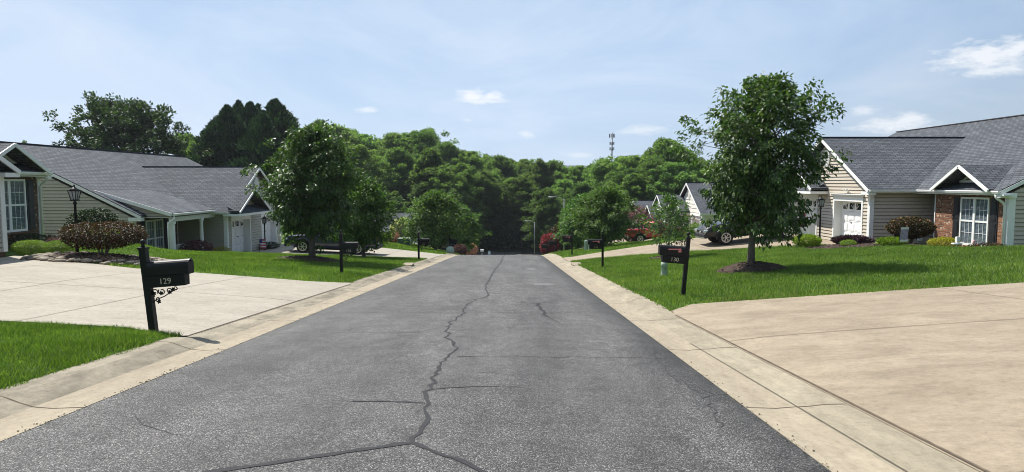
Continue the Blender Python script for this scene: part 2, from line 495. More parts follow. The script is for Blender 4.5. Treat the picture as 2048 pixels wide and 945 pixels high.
M['curtain'] = mat_plain('pale_curtain', (.40, .40, .39), rough=0.9, var=0.15, scale=5)
M['black'] = mat_plain('black_painted_metal', (.007, .007, .008), rough=0.5, spec=0.3, var=0.25, scale=9)
M['number'] = mat_plain('pale_gold_number', (.62, .56, .42), rough=0.4, var=0.05)
M['number_dim'] = mat_plain('dull_gold_number', (.25, .19, .10), rough=0.5, var=0.1)
M['flag_red'] = mat_plain('faded_red_flag', (.62, .19, .18), rough=0.5, var=0.1)
M['galv'] = mat_plain('galvanised_steel', (.24, .25, .26), rough=0.5, metal=0.3, var=0.12)
M['lamp_glass'] = mat_glass('lamp_glass', (.45, .46, .46), 0.15)
M['green_box'] = mat_plain('dull_green_paint', (.055, .10, .075), rough=0.55, var=0.15)
M['pale_green'] = mat_plain('pale_green_plastic', (.30, .38, .30), rough=0.55, var=0.12, scale=9)
M['tyre'] = mat_plain('tyre_rubber', (.014, .014, .015), rough=0.8, var=0.2)
M['alloy'] = mat_plain('alloy_rim', (.55, .56, .58), rough=0.28, metal=0.85, var=0.05)
M['chrome'] = mat_plain('chrome', (.75, .76, .78), rough=0.15, metal=1.0, var=0.03)
M['plastic_black'] = mat_plain('black_plastic', (.016, .016, .018), rough=0.55, var=0.2)
M['grey_paint'] = mat_plain('dark_grey_car_paint', (.012, .013, .016), rough=0.4, metal=0.0, var=0.05, coat=0.25)
M['navy_paint'] = mat_plain('navy_car_paint', (.008, .012, .050), rough=0.3, metal=0.2, var=0.05, coat=1.0)
M['red_paint'] = mat_plain('red_car_paint', (.40, .028, .030), rough=0.4, metal=0.0, var=0.05, coat=0.3)
M['maroon_paint'] = mat_plain('black_car_paint', (.012, .012, .014), rough=0.3, var=0.05, coat=1.0)
M['lens'] = mat_plain('headlight_lens', (.72, .76, .80), rough=0.12, metal=0.5, var=0.03)
M['tail'] = mat_plain('tail_light_lens', (.42, .012, .012), rough=0.2, var=0.05)
M['leaf_dogwood'] = mat_leaf('dogwood_leaf', [(.022, .054, .013), (.045, .094, .020), (.076, .136, .030), (.13, .18, .058)], rough=0.48, trans=0.3, spec=0.42)
M['leaf_maple'] = mat_leaf('street_tree_leaf', [(.034, .074, .016), (.060, .122, .024), (.094, .165, .032), (.15, .215, .055)], rough=0.6, trans=0.32, spec=0.28, objvar=0.15)
M['leaf_forest'] = mat_leaf('forest_leaf', [(.066, .108, .044), (.105, .162, .058), (.150, .215, .078), (.215, .28, .11)], rough=0.7, trans=0.52, spec=0.2, objvar=0.34)
M['leaf_oak'] = mat_leaf('oak_leaf', [(.022, .045, .014), (.038, .068, .018), (.06, .094, .028)], rough=0.6, trans=0.28, spec=0.25)
M['leaf_cypress'] = mat_leaf('cypress_spray', [(.012, .034, .016), (.024, .056, .024), (.052, .092, .038)], rough=0.7, trans=0.15, spec=0.2)
M['leaf_rust'] = mat_leaf('russet_leaf', [(.020, .028, .009), (.050, .036, .014), (.090, .036, .018), (.032, .05, .013)], rough=0.5, trans=0.25)
M['leaf_barberry'] = mat_leaf('burning_bush_leaf', [(.022, .028, .010), (.055, .030, .016), (.095, .034, .022), (.035, .048, .014)], rough=0.5, trans=0.22)
M['leaf_purple'] = mat_leaf('purple_leaf', [(.018, .008, .014), (.040, .016, .028), (.070, .030, .045)], rough=0.5, trans=0.15)
M['leaf_plum'] = mat_leaf('plum_leaf', [(.050, .018, .022), (.11, .040, .050), (.17, .08, .085)], rough=0.5, trans=0.2)
M['leaf_lime'] = mat_leaf('lime_leaf', [(.10, .17, .012), (.19, .28, .018), (.30, .36, .03)], rough=0.5, trans=0.3)
M['leaf_gold'] = mat_leaf('golden_leaf', [(.17, .17, .014), (.32, .29, .025), (.42, .36, .05)], rough=0.5, trans=0.3)
M['leaf_box'] = mat_leaf('boxwood_leaf', [(.085, .155, .014), (.16, .25, .022), (.25, .34, .035)], rough=0.45, trans=0.25)
M['leaf_dark'] = mat_leaf('dark_shrub_leaf', [(.012, .026, .009), (.022, .042, .012), (.036, .060, .018)], rough=0.5, trans=0.15)
M['petal_magenta'] = mat_leaf('magenta_blossom', [(.24, .015, .05), (.38, .03, .085), (.30, .045, .09), (.05, .08, .02)], rough=0.6, trans=0.3)
M['petal_violet'] = mat_leaf('violet_blossom', [(.12, .035, .075), (.22, .07, .14), (.30, .12, .20), (.035, .05, .02)], rough=0.6, trans=0.3)
M['petal_cream'] = mat_leaf('cream_blossom', [(.55, .52, .36), (.70, .66, .48), (.08, .14, .03)], rough=0.7, trans=0.3)
M['petal_pink'] = mat_leaf('pink_blossom', [(.50, .18, .20), (.58, .30, .28), (.08, .10, .03)], rough=0.7, trans=0.3)
M['wood_white'] = mat_plain('white_painted_wood', (.62, .62, .60), rough=0.6, var=0.08)
M['sky_blue'] = mat_plain('pale_blue_plastic', (.22, .40, .52), rough=0.5, var=0.1)
M['cloth_red'] = mat_plain('flag_red_cloth', (.48, .06, .08), rough=0.8, var=0.15)
M['cloth_white'] = mat_plain('flag_white_cloth', (.70, .68, .68), rough=0.8, var=0.06)
M['cloth_blue'] = mat_plain('flag_blue_cloth', (.03, .05, .20), rough=0.8, var=0.15)
M['cloth_lilac'] = mat_plain('lilac_print_cloth', (.30, .25, .34), rough=0.8, var=0.5, scale=22)
M['pink'] = mat_plain('pink_ornament', (.75, .32, .34), rough=0.5, var=0.1)
M['dark_hole'] = mat_plain('inlet_dark', (.006, .006, .006), rough=1.0, var=0.2)  # near-black; on openings it stands in for the shade inside

M['grit'] = mat_leaf('gutter_grit', [(.03, .025, .018), (.09, .07, .045), (.16, .12, .07), (.07, .08, .03)], rough=0.9, trans=0.05)
SKY_STR = 0.05; SUN_STR = 5.0; EXPOSURE = 0.58
VEIL = 0.30; HORZ = 0.45; VBASE = 0.5; VEIL_COL = (7.4, 10.4, 14.6); HAZE_COL = (9.2, 10.7, 12.9); CLOUD_AMT = 0.85; CLOUD_COL = (13.4, 13.6, 14.0)
HAZE = 0.00016
# ------------------------------------------------------------------ terrain
XL, XAL, XAR, XR = -4.85, -3.90, 2.13, 3.05      # kerb back / asphalt edge, left and right
_ky = np.array([-60, 44, 56, 110, 124, 150, 185, 300, 420, 4000.0])
_ks = np.array([-.0728, -.0728, -.118, -.118, 0, 0, .06, .06, 0, 0])
_yy = np.arange(-60, 4000, 0.25)
_sl = np.interp(_yy, _ky, _ks)
_zz = np.concatenate([[0], np.cumsum((_sl[1:] + _sl[:-1]) / 2 * 0.25)])
_zz -= np.interp(0.0, _yy, _zz)
def road_z(y): return np.interp(y, _yy, _zz)

DRIVES = {  # name: (x knots, near-edge y, far-edge y)
 'L1': ([-16.6, -15.2, -13.2, -11.2, -6.0, XL], [11.0, 10.9, 10.8, 10.75, 10.45, 9.8], [22.55, 22.3, 20.7, 20.0, 19.9, 20.5]),
 'L2': ([-16.75, -8.0, -5.6, XL], [39.9, 39.7, 39.5, 38.9], [48.8, 48.6, 48.4, 48.9]),
 'L3': ([-13.2, -8.0, XL], [78, 70, 68.5], [90, 80, 76]),
 'R0': ([XR, 3.6, 8.0, 11.0, 26.0], [-12, -12, -12, -12, -12], [13.0, 13.4, 13.75, 13.85, 13.4]),
 'R1': ([XR, 3.7, 6.0, 11.5, 13.3, 14.2, 16.7], [35.2, 36.0, 35.5, 33.0, 32.1, 31.8, 31.9], [41.0, 40.5, 40.5, 40.5, 40.5, 40.5, 40.6]),
 'R2': ([XR, 3.7, 8.0, 16.7], [58.8, 59.6, 59.6, 59.8], [67.0, 66.4, 66.8, 68.4]),
 'R3': ([XR, 8.0, 16.7], [88, 88, 88], [94, 94, 96]),
}
def drive_mask(x, y, pad=0.0):
    m = np.zeros(np.shape(x), bool)
    for xs, lo, hi in DRIVES.values():
        m |= (x >= min(xs) - pad) & (x <= max(xs) + pad) & (y >= np.interp(x, xs, lo) - pad) & (y <= np.interp(x, xs, hi) + pad)
    return m

def _span(y, a, b, w=0.5): return np.clip((y - a) / w + .5, 0, 1) * np.clip((b - y) / w + .5, 0, 1)
def kerb_h(y, side):
    if side < 0: m = _span(y, 9.8, 20.5) + _span(y, 38.9, 48.9) + _span(y, 68.5, 76)
    else: m = _span(y, -40, 13.0) + _span(y, 35.2, 41.0) + _span(y, 58.8, 67.0) + _span(y, 88, 94)
    return 0.115 * (1 - np.clip(m, 0, 1)) + 0.035 * np.clip(m, 0, 1)

PADS = [  # xmin xmax ymin ymax z margin : levelled ground round the houses
 (18.8, 34, 26.2, 31.0, -1.22, 3.0), (16.3, 34, 31.6, 41.2, -1.42, 2.6),
 (-34, -16.3, 8, 27.2, -.84, 3.0),
 (-34, -17.0, 34.4, 39.4, -2.25, 2.5), (-34, -16.3, 39.6, 49.0, -2.78, 2.6),
 (16.3, 34, 54, 69.2, -3.78, 4.0), (16.3, 30, 72, 82, -5.12, 3.0), (16.3, 34, 84, 100, -6.16, 4.0),
 (-30, -13.0, 90, 106, -8.05, 4.0),
]
_kl = (np.array([-60, 8, 11, 16, 22, 28, 34, 40, 44, 49, 54, 60, 80, 110, 130.0]), np.array([.03, .03, .03, .06, .068, .068, .05, .025, .055, .10, .145, .20, .24, .2, .08]))
_kr = (np.array([-60, 14, 20, 30, 36, 40.5, 44, 50, 60, 66, 92, 120.0]), np.array([.06, .058, .063, .078, .09, .145, .13, .12, .13, .14, .20, .08]))
def G(x, y):
    x = np.asarray(x, float); y = np.asarray(y, float)
    r = road_z(y)
    sl = np.clip(XL - x, 0, None); sr = np.clip(x - XR, 0, None)
    el = np.minimum(sl, 16) + np.clip(sl - 16, 0, 60) * .12
    er = np.minimum(sr, 16) + np.clip(sr - 16, 0, 60) * .12
    zl = r + .115 + (kerb_h(y, -1) - .115) * np.exp(-sl / 3.0) + np.interp(y, *_kl) * el
    zr = r + .115 + (kerb_h(y, 1) - .115) * np.exp(-sr / 3.0) + np.interp(y, *_kr) * er
    z = np.where(x < 0, zl, zr)
    for x0, x1, y0, y1, zp, mg in PADS:
        dx = np.maximum(np.maximum(x0 - x, x - x1), 0); dy = np.maximum(np.maximum(y0 - y, y - y1), 0)
        d = np.clip(np.sqrt(dx * dx + dy * dy) / mg, 0, 1)
        w = 1 - d * d * (3 - 2 * d)
        z = z * (1 - w) + zp * w
    return z
def g(x, y): return float(G(x, y))

def grid_mesh(name, xs, ys, zf, mat, drop=None):
    X, Y = np.meshgrid(xs, ys)
    Z = zf(X, Y)
    V = np.stack([X, Y, Z], -1).reshape(-1, 3)
    ny, nx = X.shape
    i = np.arange(ny - 1)[:, None] * nx + np.arange(nx - 1)[None, :]
    F = np.stack([i, i + 1, i + nx + 1, i + nx], -1).reshape(-1, 4)
    return np_mesh(name, V, F, mat, smooth=True)

def _terr(X, Y):
    Z = G(X, Y)
    inner = (X > XL + .03) & (X < XR - .03) & (Y < 131)
    Z = np.where(inner, road_z(Y) - .35, Z)
    cross = (Y > 120.5) & (Y < 131.5)
    return np.where(cross, np.minimum(Z, road_z(Y) - .3), Z)
xs = np.concatenate([[-2500, -1200, -600, -300, -180, -120, -90, -70], np.arange(-56, -22, 2.0), np.arange(-22, XL - .2, .45), [XL - .01, XL + .06, -2, 0, 1.5, XR - .06, XR + .01],
                     np.arange(XR + .4, 22, .45), np.arange(22, 56, 2.0), [70, 90, 120, 180, 300, 600, 1200, 2500]])
ys = np.concatenate([[-400, -120, -60], np.arange(-30, -12, 3.0), np.arange(-12, 60, .5), np.arange(60, 120, 1.5), [120.4, 120.6, 124, 128, 131.4, 131.6], np.arange(134, 200, 4.0), [215, 240, 270, 320, 500, 900, 1600, 3000]])
o = link_mesh('ground', grid_mesh('ground', xs, ys, _terr, M['ground'])); tag(o, 'green lawns falling away downhill on both sides of the street', 'ground', kind='structure')

# road: one sheet, plus sealed cracks as raised tar beads in the same mesh
mb = MB()
ysr = np.concatenate([np.arange(-30, 64, 1.0), np.arange(64, 121, 3.0), [121, 130]])
xsr = np.linspace(XAL, XAR, 7)
def road_s(x, y): return float(road_z(y)) + .02 - .018 * ((x - (XAL + XAR) / 2) / 3.0) ** 2
for y0, y1 in zip(ysr[:-1], ysr[1:]):
    for x0, x1 in zip(xsr[:-1], xsr[1:]):
        mb.face([(x0, y0, road_s(x0, y0)), (x1, y0, road_s(x1, y0)), (x1, y1, road_s(x1, y1)), (x0, y1, road_s(x0, y1))], 0, True)
for x0, x1 in ((-110, XAL), (XAR, 110)):
    mb.face([(x0, 122, float(road_z(122))), (x1, 122, float(road_z(122))), (x1, 130, float(road_z(130))), (x0, 130, float(road_z(130)))], 0)
rg = random.Random(5)
def crack(pts, w0, w1, mi, step=.10, jit=.05, dz=.004):
    P = []
    for (x0, y0), (x1, y1) in zip(pts[:-1], pts[1:]):
        n = max(2, int(math.hypot(x1 - x0, y1 - y0) / step))
        for k in range(n): P.append((x0 + (x1 - x0) * k / n, y0 + (y1 - y0) * k / n))
    P.append(pts[-1])
    P = [(x + rg.gauss(0, jit), y + rg.gauss(0, jit)) if 0 < i < len(P) - 1 else (x, y) for i, (x, y) in enumerate(P)]
    prev = None
    for i, (x, y) in enumerate(P):
        a = P[max(0, i - 1)]; b = P[min(len(P) - 1, i + 1)]
        dx, dy = b[0] - a[0], b[1] - a[1]; L = math.hypot(dx, dy) or 1
        w = (w0 + (w1 - w0) * i / len(P)) * rg.uniform(.55, 1.35) / 2
        l = (x - dy / L * w, y + dx / L * w); r = (x + dy / L * w, y - dx / L * w)
        if prev:
            q = [prev[0], prev[1], r, l]
            mb.face([(p[0], p[1], road_s(*p) + dz) for p in q], mi)
        prev = (l, r)
# centre seam, from the camera's feet to the crest
crack([(-.75, 4.97), (-.73, 5.4), (-.76, 6.0), (-.86, 6.6), (-.84, 7.4), (-.86, 8.1), (-.76, 9.0), (-.80, 9.3), (-1.0, 10.2), (-1.08, 11.8), (-.99, 12.7), (-.95, 13.4), (-1.0, 14.2), (-.95, 15.0), (-.82, 15.9), (-.66, 16.3), (-.585, 17.3), (-.72, 18.6),
       (-.79, 20.2), (-.76, 22.5), (-.75, 26), (-.70, 31), (-.58, 36), (-.60, 42), (-.52, 48), (-.5, 58)], .038, .040, 1, jit=.024, step=.12)
crack([(-.75, 4.97), (-1.0, 4.85), (-1.28, 4.70), (-1.56, 4.56), (-2.1, 4.30), (-2.7, 4.0)], .07, .06, 1, jit=.010)
crack([(-.75, 4.97), (-.60, 4.82), (-.48, 4.66), (-.35, 4.56), (-.1, 4.2), (.2, 3.8)], .05, .04, 1, jit=.012)
crack([(-.82, 15.9), (-1.1, 15.5), (-1.4, 15.3)], .05, .03, 1, jit=.02)
crack([(-.82, 6.7), (-.4, 6.85), (.1, 6.8)], .022, .01, 2, jit=.012)
crack([(-.8, 6.15), (-1.1, 6.2), (-1.5, 6.22)], .035, .02, 1, jit=.010)
for yy_, xa, xb in ((8.5, -.7, 2.1), (13.3, -3.7, 2.05), (16.3, -.4, .6), (19.7, -3.6, 2.0), (24.5, -3.0, 1.2), (30.0, -2.6, 1.5), (10.6, -3.7, -1.4)):
    n = 9
    crack([(xa + (xb - xa) * k / n, yy_ + rg.uniform(-.05, .05)) for k in range(n + 1)], .024, .016, 2, jit=.010)
crack([(.18, 15.2), (.5, 15.05), (.8, 15.2), (1.05, 15.4)], .055, .03, 1, jit=.015)
crack([(.60, 15.1), (.58, 14.6), (.64, 14.1), (.58, 13.7), (.66, 13.3), (.60, 12.9), (.68, 12.6)], .08, .07, 1, jit=.03)
crack([(.68, 12.6), (.78, 12.0), (.84, 11.6)], .02, .012, 2, jit=.01)
crack([(-.1, 11.1), (.02, 11.1)], .05, .05, 1, jit=.005); crack([(.2, 11.1), (.34, 11.12)], .05, .05, 1, jit=.005)
crack([(1.9, 9.0), (1.75, 7.4), (1.9, 6.4), (1.7, 5.4)], .014, .01, 2, jit=.02)
for k in range(26):     # stray hairline cracks
    x, y = rg.uniform(-3.6, 1.9), rg.uniform(4, 26)
    a = rg.uniform(0, 2 * PI); pts = [(x, y)]
    for q in range(rg.randint(2, 5)):
        a += rg.gauss(0, .5); x += math.cos(a) * .25; y += math.sin(a) * .25
        pts.append((max(-3.8, min(2.0, x)), y))
    crack(pts, .010, .005, 2, jit=.012)
for (x, y, sx_, sy_) in ((.95, 20.7, .35, .5), (-1.9, 34, .5, .35), (.85, 29.5, .25, .9)):   # pale scuffed patches
    pts = [(x + sx_ * math.cos(t) * rg.uniform(.7, 1.1), y + sy_ * math.sin(t) * rg.uniform(.7, 1.1)) for t in np.linspace(0, 2 * PI, 18, endpoint=False)]
    mb.face([(p[0], p[1], road_s(*p) + .003) for p in pts], 3)
tag(mb.build('road', [M['asphalt'], M['tar'], M['crack'], M['patch']]), 'worn grey asphalt street with tar sealed cracks running downhill', 'road', kind='structure')

# kerbs with rolled gutters, joint every three metres
for side, nm in ((-1, 'left'), (1, 'right')):
    mb = MB()
    xe = XAL if side < 0 else XAR
    wid = (XAL - XL) if side < 0 else (XR - XAR)
    yk = np.concatenate([np.arange(-30, 70, .5), np.arange(70, 121.5, 2.5)])
    prof = []
    for y in yk:
        h = float(kerb_h(y, side)); z = float(road_z(y))
        P = [(0, -.02), (0.0, .006), (.30, -.004), (.48, .010), (.62, h * .45), (.76, h * .90), (.86, h), (1.0, h + .002)]
        prof.append([(xe + side * q * wid, y, z + dz) for q, dz in P] + [(xe + side * wid, y, z - .3)])
    for a, b in zip(prof[:-1], prof[1:]):
        for k in range(len(a) - 1):
            mb.face([a[k], a[k + 1], b[k + 1], b[k]], 0 if k < 3 else 2, True)
    for yj in np.arange(-9.2, 62, 3.05):
        h = float(kerb_h(yj, side)); z = float(road_z(yj))
        P = [(0.0, .006), (.30, -.004), (.48, .010), (.62, h * .45), (.76, h * .90), (.86, h), (1.0, h + .002)]
        for (q0, d0), (q1, d1) in zip(P[:-1], P[1:]):
            w = .008
            mb.face([(xe + side * q0 * wid, yj - w, z + d0 + .003), (xe + side * q1 * wid, yj - w, z + d1 + .003), (xe + side * q1 * wid, yj + w, z + d1 + .003), (xe + side * q0 * wid, yj + w, z + d0 + .003)], 1)
    for (ya, yb) in ((-4, 9.5),):   # long crack along the pan
        q = .62
        for y in np.arange(ya, yb, .4):
            x0 = xe + side * wid * (q - .012 * (y - ya)); x1 = xe + side * wid * (q - .012 * (y + .4 - ya))
            if side > 0: mb.face([(x0 - .005, y, float(road_z(y)) + .021), (x0 + .005, y, float(road_z(y)) + .021), (x1 + .005, y + .4, float(road_z(y + .4)) + .021), (x1 - .005, y + .4, float(road_z(y + .4)) + .021)], 1)
    me = mb.build('kerb', [M['curb'], M['joint'], M['curb_grey'] if side < 0 else M['curb_pale']])
    tag(me, 'tan concrete kerb and gutter along the %s edge of the street' % nm, 'kerb', kind='structure')

# driveways
def driveway(key, mat, label, jx=(), jy=(), n=26, m=16, jl=None):
    xs_, lo, hi = DRIVES[key]
    side = -1 if key[0] == 'L' else 1
    x_in = XL if side < 0 else XR
    X = np.unique(np.concatenate([np.linspace(min(xs_), max(xs_), n), xs_]))
    mb = MB()
    def zz(x, y):
        d = abs(x - x_in)
        return g(x, y) + .006 + .026 * min(1, d / .6)
    cols = []
    for x in X:
        a = np.interp(x, xs_, lo); b = np.interp(x, xs_, hi)
        cols.append([(x, y, zz(x, y)) for y in np.linspace(a, b, m)])
    for A, B in zip(cols[:-1], cols[1:]):
        for k in range(m - 1): mb.face([A[k], B[k], B[k + 1], A[k + 1]], 0, True)
    for c in cols: pass
    # slab edges down into the ground
    for e in (0, m - 1):
        for A, B in zip(cols[:-1], cols[1:]):
            mb.face([A[e], B[e], (B[e][0], B[e][1], B[e][2] - .15), (A[e][0], A[e][1], A[e][2] - .15)], 0)
    def line(p, q, w=.016):
        k = max(2, int(math.hypot(q[0] - p[0], q[1] - p[1]) / .3))
        d = Vector((q[0] - p[0], q[1] - p[1])); d.normalize(); nx, ny = -d.y * w / 2, d.x * w / 2
        for i in range(k):
            a = (p[0] + (q[0] - p[0]) * i / k, p[1] + (q[1] - p[1]) * i / k); b = (p[0] + (q[0] - p[0]) * (i + 1) / k, p[1] + (q[1] - p[1]) * (i + 1) / k)
            mb.face([(u[0] + s * nx, u[1] + s * ny, zz(*u) + .007) for u, s in ((a, 1), (a, -1), (b, -1), (b, 1))], 1)
    for x in jx: line((x, np.interp(x, xs_, lo) + .03), (x, np.interp(x, xs_, hi) - .03))
    for y, xa, xb in jy: line((xa, y), (xb, y))
    line((x_in + side * .03, np.interp(x_in, xs_, lo)), (x_in + side * .03, np.interp(x_in, xs_, hi)), .03)
    tag(mb.build('driveway', [mat, M['joint']]), label, 'driveway', kind='structure')
driveway('L1', M['concrete'], 'pale concrete driveway beside the mailbox numbered 129', (-7.8, -10.5, -13.3), ((15.2, -16.5, -4.9),), n=40, m=30)
driveway('L2', M['concrete'], 'pale concrete driveway under the dark sport utility vehicle', (-7.8, -10.8, -13.8), ((44.2, -16.6, -4.9),))
driveway('L3', M['concrete'], 'far concrete driveway on the left near the foot of the street', ())
driveway('R0', M['tan_concrete'], 'broad tan stained concrete driveway in the right foreground', (8.7, 14.3), ((9.55, 3.1, 25.9), (4.2, 3.1, 25.9)), n=50, m=60)
driveway('R1', M['tan_concrete'], 'tan concrete driveway under the dark grey pickup', (6.6, 10.2), ())
driveway('R2', M['tan_concrete'], 'tan concrete driveway under the red pickup', (8.0,), ())
driveway('R3', M['tan_concrete'], 'short tan driveway low on the right of the street', ())

# ------------------------------------------------------------------ beds of mulch
BEDS = []   # (cx, cy, rx, ry, height)
def mulch_mound(cx, cy, rx, ry, h, label):
    BEDS.append((cx, cy, rx, ry))
    rg = random.Random(int(cx * 100) + 7)
    mb = MB(); n = 40
    rings = []
    for j, q in enumerate((0, .25, .5, .72, .9, 1.02)):
        ring = []
        for k in range(n):
            a = 2 * PI * k / n
            wob = 1 + .10 * math.sin(3 * a + cx) + .06 * math.sin(7 * a + cy)
            x = cx + rx * q * wob * math.cos(a); y = cy + ry * q * wob * math.sin(a)
            z = g(x, y) + h * (1 - q * q) * rg.uniform(.88, 1.12) + (.03 if q < 1 else -.03)
            ring.append((x, y, z))
        rings.append(ring)
    for A, B in zip(rings[:-1], rings[1:]):
        for k in range(n):
            k2 = (k + 1) % n
            mb.face([A[k], A[k2], B[k2], B[k]], 0)
    # loose chips
    for k in range(int(220 * rx * ry)):
        a = rg.uniform(0, 2 * PI); q = math.sqrt(rg.random()) * 1.02
        x = cx + rx * q * math.cos(a); y = cy + ry * q * math.sin(a); z = g(x, y) + h * max(0, 1 - q * q) + .05
        t = rg.uniform(0, 2 * PI); L = rg.uniform(.03, .07); c, s = math.cos(t) * L, math.sin(t) * L
        mb.face([(x - c, y - s, z), (x + s * .3, y - c * .3, z + .015), (x + c, y + s, z + rg.uniform(-.01, .02)), (x - s * .3, y + c * .3, z - .005)], 0)
    tag(mb.build('mulch', [M['mulch']]), label, 'mulch', kind='stuff')
mulch_mound(7.45, 21.1, 1.05, .85, .26, 'dark mulch mound round the foot of the big right lawn tree')
mulch_mound(-8.85, 29.9, 1.6, 1.0, .16, 'dark mulch ring under the big left lawn tree')
mulch_mound(-13.3, 22.0, 2.1, 1.35, .20, 'dark mulch bed under the russet shrub and lamp post')
mulch_mound(16.2, 29.6, 3.3, 1.7, .05, 'brown mulch bed before the garage corner and recess of the nearest right house')
mulch_mound(7.2, 31.2, .9, .6, .06, 'thin mulch patch under the small crape myrtle')
mulch_mound(-5.9, 57.0, 1.0, .7, .08, 'small mulch patch on the far left lawn beyond the white driveway')

# ------------------------------------------------------------------ grass
def vnoise(x, y, s, seed=0):
    """smooth value noise 0..1"""
    r = np.random.default_rng(seed).random((64, 64))
    u = x / s; v = y / s
    i = np.floor(u).astype(int); j = np.floor(v).astype(int)
    fu = u - i; fv = v - j; fu = fu * fu * (3 - 2 * fu); fv = fv * fv * (3 - 2 * fv)
    R = lambda a, b: r[a % 64, b % 64]
    return (R(i, j) * (1 - fu) + R(i + 1, j) * fu) * (1 - fv) + (R(i, j + 1) * (1 - fu) + R(i + 1, j + 1) * fu) * fv
HOUSE_RECTS = [(16.6, 34, 26, 41.2), (19, 34, 26, 46.5), (-34, -16.6, 7, 27.3), (-34, -18.9, 34.2, 54), (-34, -16.6, 39.6, 49), (16.6, 34, 54, 74), (-34, -13, 90, 110)]
def lawn_ok(x, y, pad=.04):
    rag = .11 * vnoise(x, y, .16, 5) + .05 * vnoise(x, y, .6, 6)          # turf creeps raggedly over the concrete
    ok = (x < XL - .03 + rag) | (x > XR + .03 - rag)
    ok &= ((x < XL) | (x > 0) | (kerb_h(y, -1) > .108)) & ((x > XR) | (x < 0) | (kerb_h(y, 1) > .108))
    ok &= ~(drive_mask(x, y, 0.0) & drive_mask(x + .0, y + rag - .02, 0.0) & drive_mask(x, y - rag + .02, 0.0))
    for bx_, by_, rx, ry in BEDS:
        ok &= ((x - bx_) / rx) ** 2 + ((y - by_) / ry) ** 2 > 1.03
    for a, b, c, d in HOUSE_RECTS: ok &= ~((x > a) & (x < b) & (y > c) & (y < d))
    return ok
def blades(name, bounds, n, h, w, label, mat='grass', extra=None, cut=None):
    x = RNG.uniform(bounds[0], bounds[1], n); y = RNG.uniform(bounds[2], bounds[3], n)
    ok = lawn_ok(x, y)
    ok &= np.abs(x) < 0.80 * y + 1.5
    if extra is not None: ok &= extra(x, y)
    x, y = x[ok], y[ok]
    z = np.where((x > XL) & (x < XR), road_z(y) + .10, G(x, y)) - .01
    n = len(x)
    tall = .55 + .9 * vnoise(x, y, .55, 3) * (.6 + .8 * vnoise(x, y, 2.3, 4))
    H = h * tall * RNG.uniform(.6, 1.3, n)
    a = RNG.uniform(0, 2 * PI, n); W = w * RNG.uniform(.7, 1.3, n) * .5
    la = RNG.uniform(0, 2 * PI, n); lean = H * RNG.uniform(.15, .9, n)
    b0 = np.stack([x - np.cos(a) * W, y - np.sin(a) * W, z], -1); b1 = np.stack([x + np.cos(a) * W, y + np.sin(a) * W, z], -1)
    tip = np.stack([x + np.cos(la) * lean, y + np.sin(la) * lean, z + H], -1)
    V = np.stack([b0, b1, tip], 1).reshape(-1, 3); F = np.arange(3 * n).reshape(-1, 3)
    o = link_mesh(name, np_mesh(name, V, F, M[mat]))
    tag(o, label, 'grass', kind='stuff')
blades('grass', (-10.5, XL + .14, 4.5, 11.1), 130000, .064, .012, 'mown green grass round the post of the mailbox numbered 129')
blades('grass', (XR - .14, 20, 12.8, 37), 330000, .085, .016, 'mown green grass under the big right lawn tree')
blades('grass', (-22, XL + .14, 19.5, 40), 230000, .085, .018, 'mown green grass under the big left lawn tree')
blades('grass', (-16, XL, 48, 75), 60000, .11, .035, 'bright green grass on the bank beyond the white driveway')
blades('grass', (XR, 16, 40, 72), 70000, .11, .032, 'green grass strips between the two right hand driveways and beyond')
ve = lambda x, y: (vnoise(x, y, .7, 9) > .55) & (np.minimum(np.abs(x - XR), np.abs(y - 13.7)) < .9)
blades('dry_grass', (XR, 14, 12.8, 26), 60000, .06, .012, 'dry straw coloured grass along the right kerb and driveway edge', 'straw', ve)

# grit, leaf scraps and pebbles swept into the gutters
n = 1500
side = RNG.random(n) < .55
q = np.abs(RNG.normal(0, .06, n)); y = 3.2 + 40 * RNG.random(n) ** 1.6
x = np.where(side, XAL - q + .05, XAR + q - .05)
z = road_z(y) + np.where(q < .05, .018, .010)
L_ = RNG.uniform(.003, .013, n); a = RNG.uniform(0, 6.28, n)
P0 = np.stack([x, y, z], -1); dx = np.stack([np.cos(a) * L_, np.sin(a) * L_, np.zeros(n)], -1); dy = np.stack([-np.sin(a) * L_ * .5, np.cos(a) * L_ * .5, L_ * .5], -1)
V = np.stack([P0 - dx, P0 - dy * .8, P0 + dx, P0 + dy], 1).reshape(-1, 3)
tag(link_mesh('grit', np_mesh('grit', V, np.arange(4 * n).reshape(-1, 4), M['grit'])), 'dark grit and leaf scraps lying along the gutters', 'grit', kind='stuff')
# ------------------------------------------------------------------ houses
def clip_band(poly, z0, z1):
    def half(P, z, keep_above):
        out = []
        for i in range(len(P)):
            a, b = P[i], P[(i + 1) % len(P)]
            ia = (a[1] >= z) if keep_above else (a[1] <= z); ib = (b[1] >= z) if keep_above else (b[1] <= z)
            if ia: out.append(a)
            if ia != ib:
                t = (z - a[1]) / (b[1] - a[1]); out.append((a[0] + t * (b[0] - a[0]), z))
        return out
    P = half(poly, z0, True)
    if len(P) >= 3: P = half(P, z1, False)
    return P if len(P) >= 3 else []

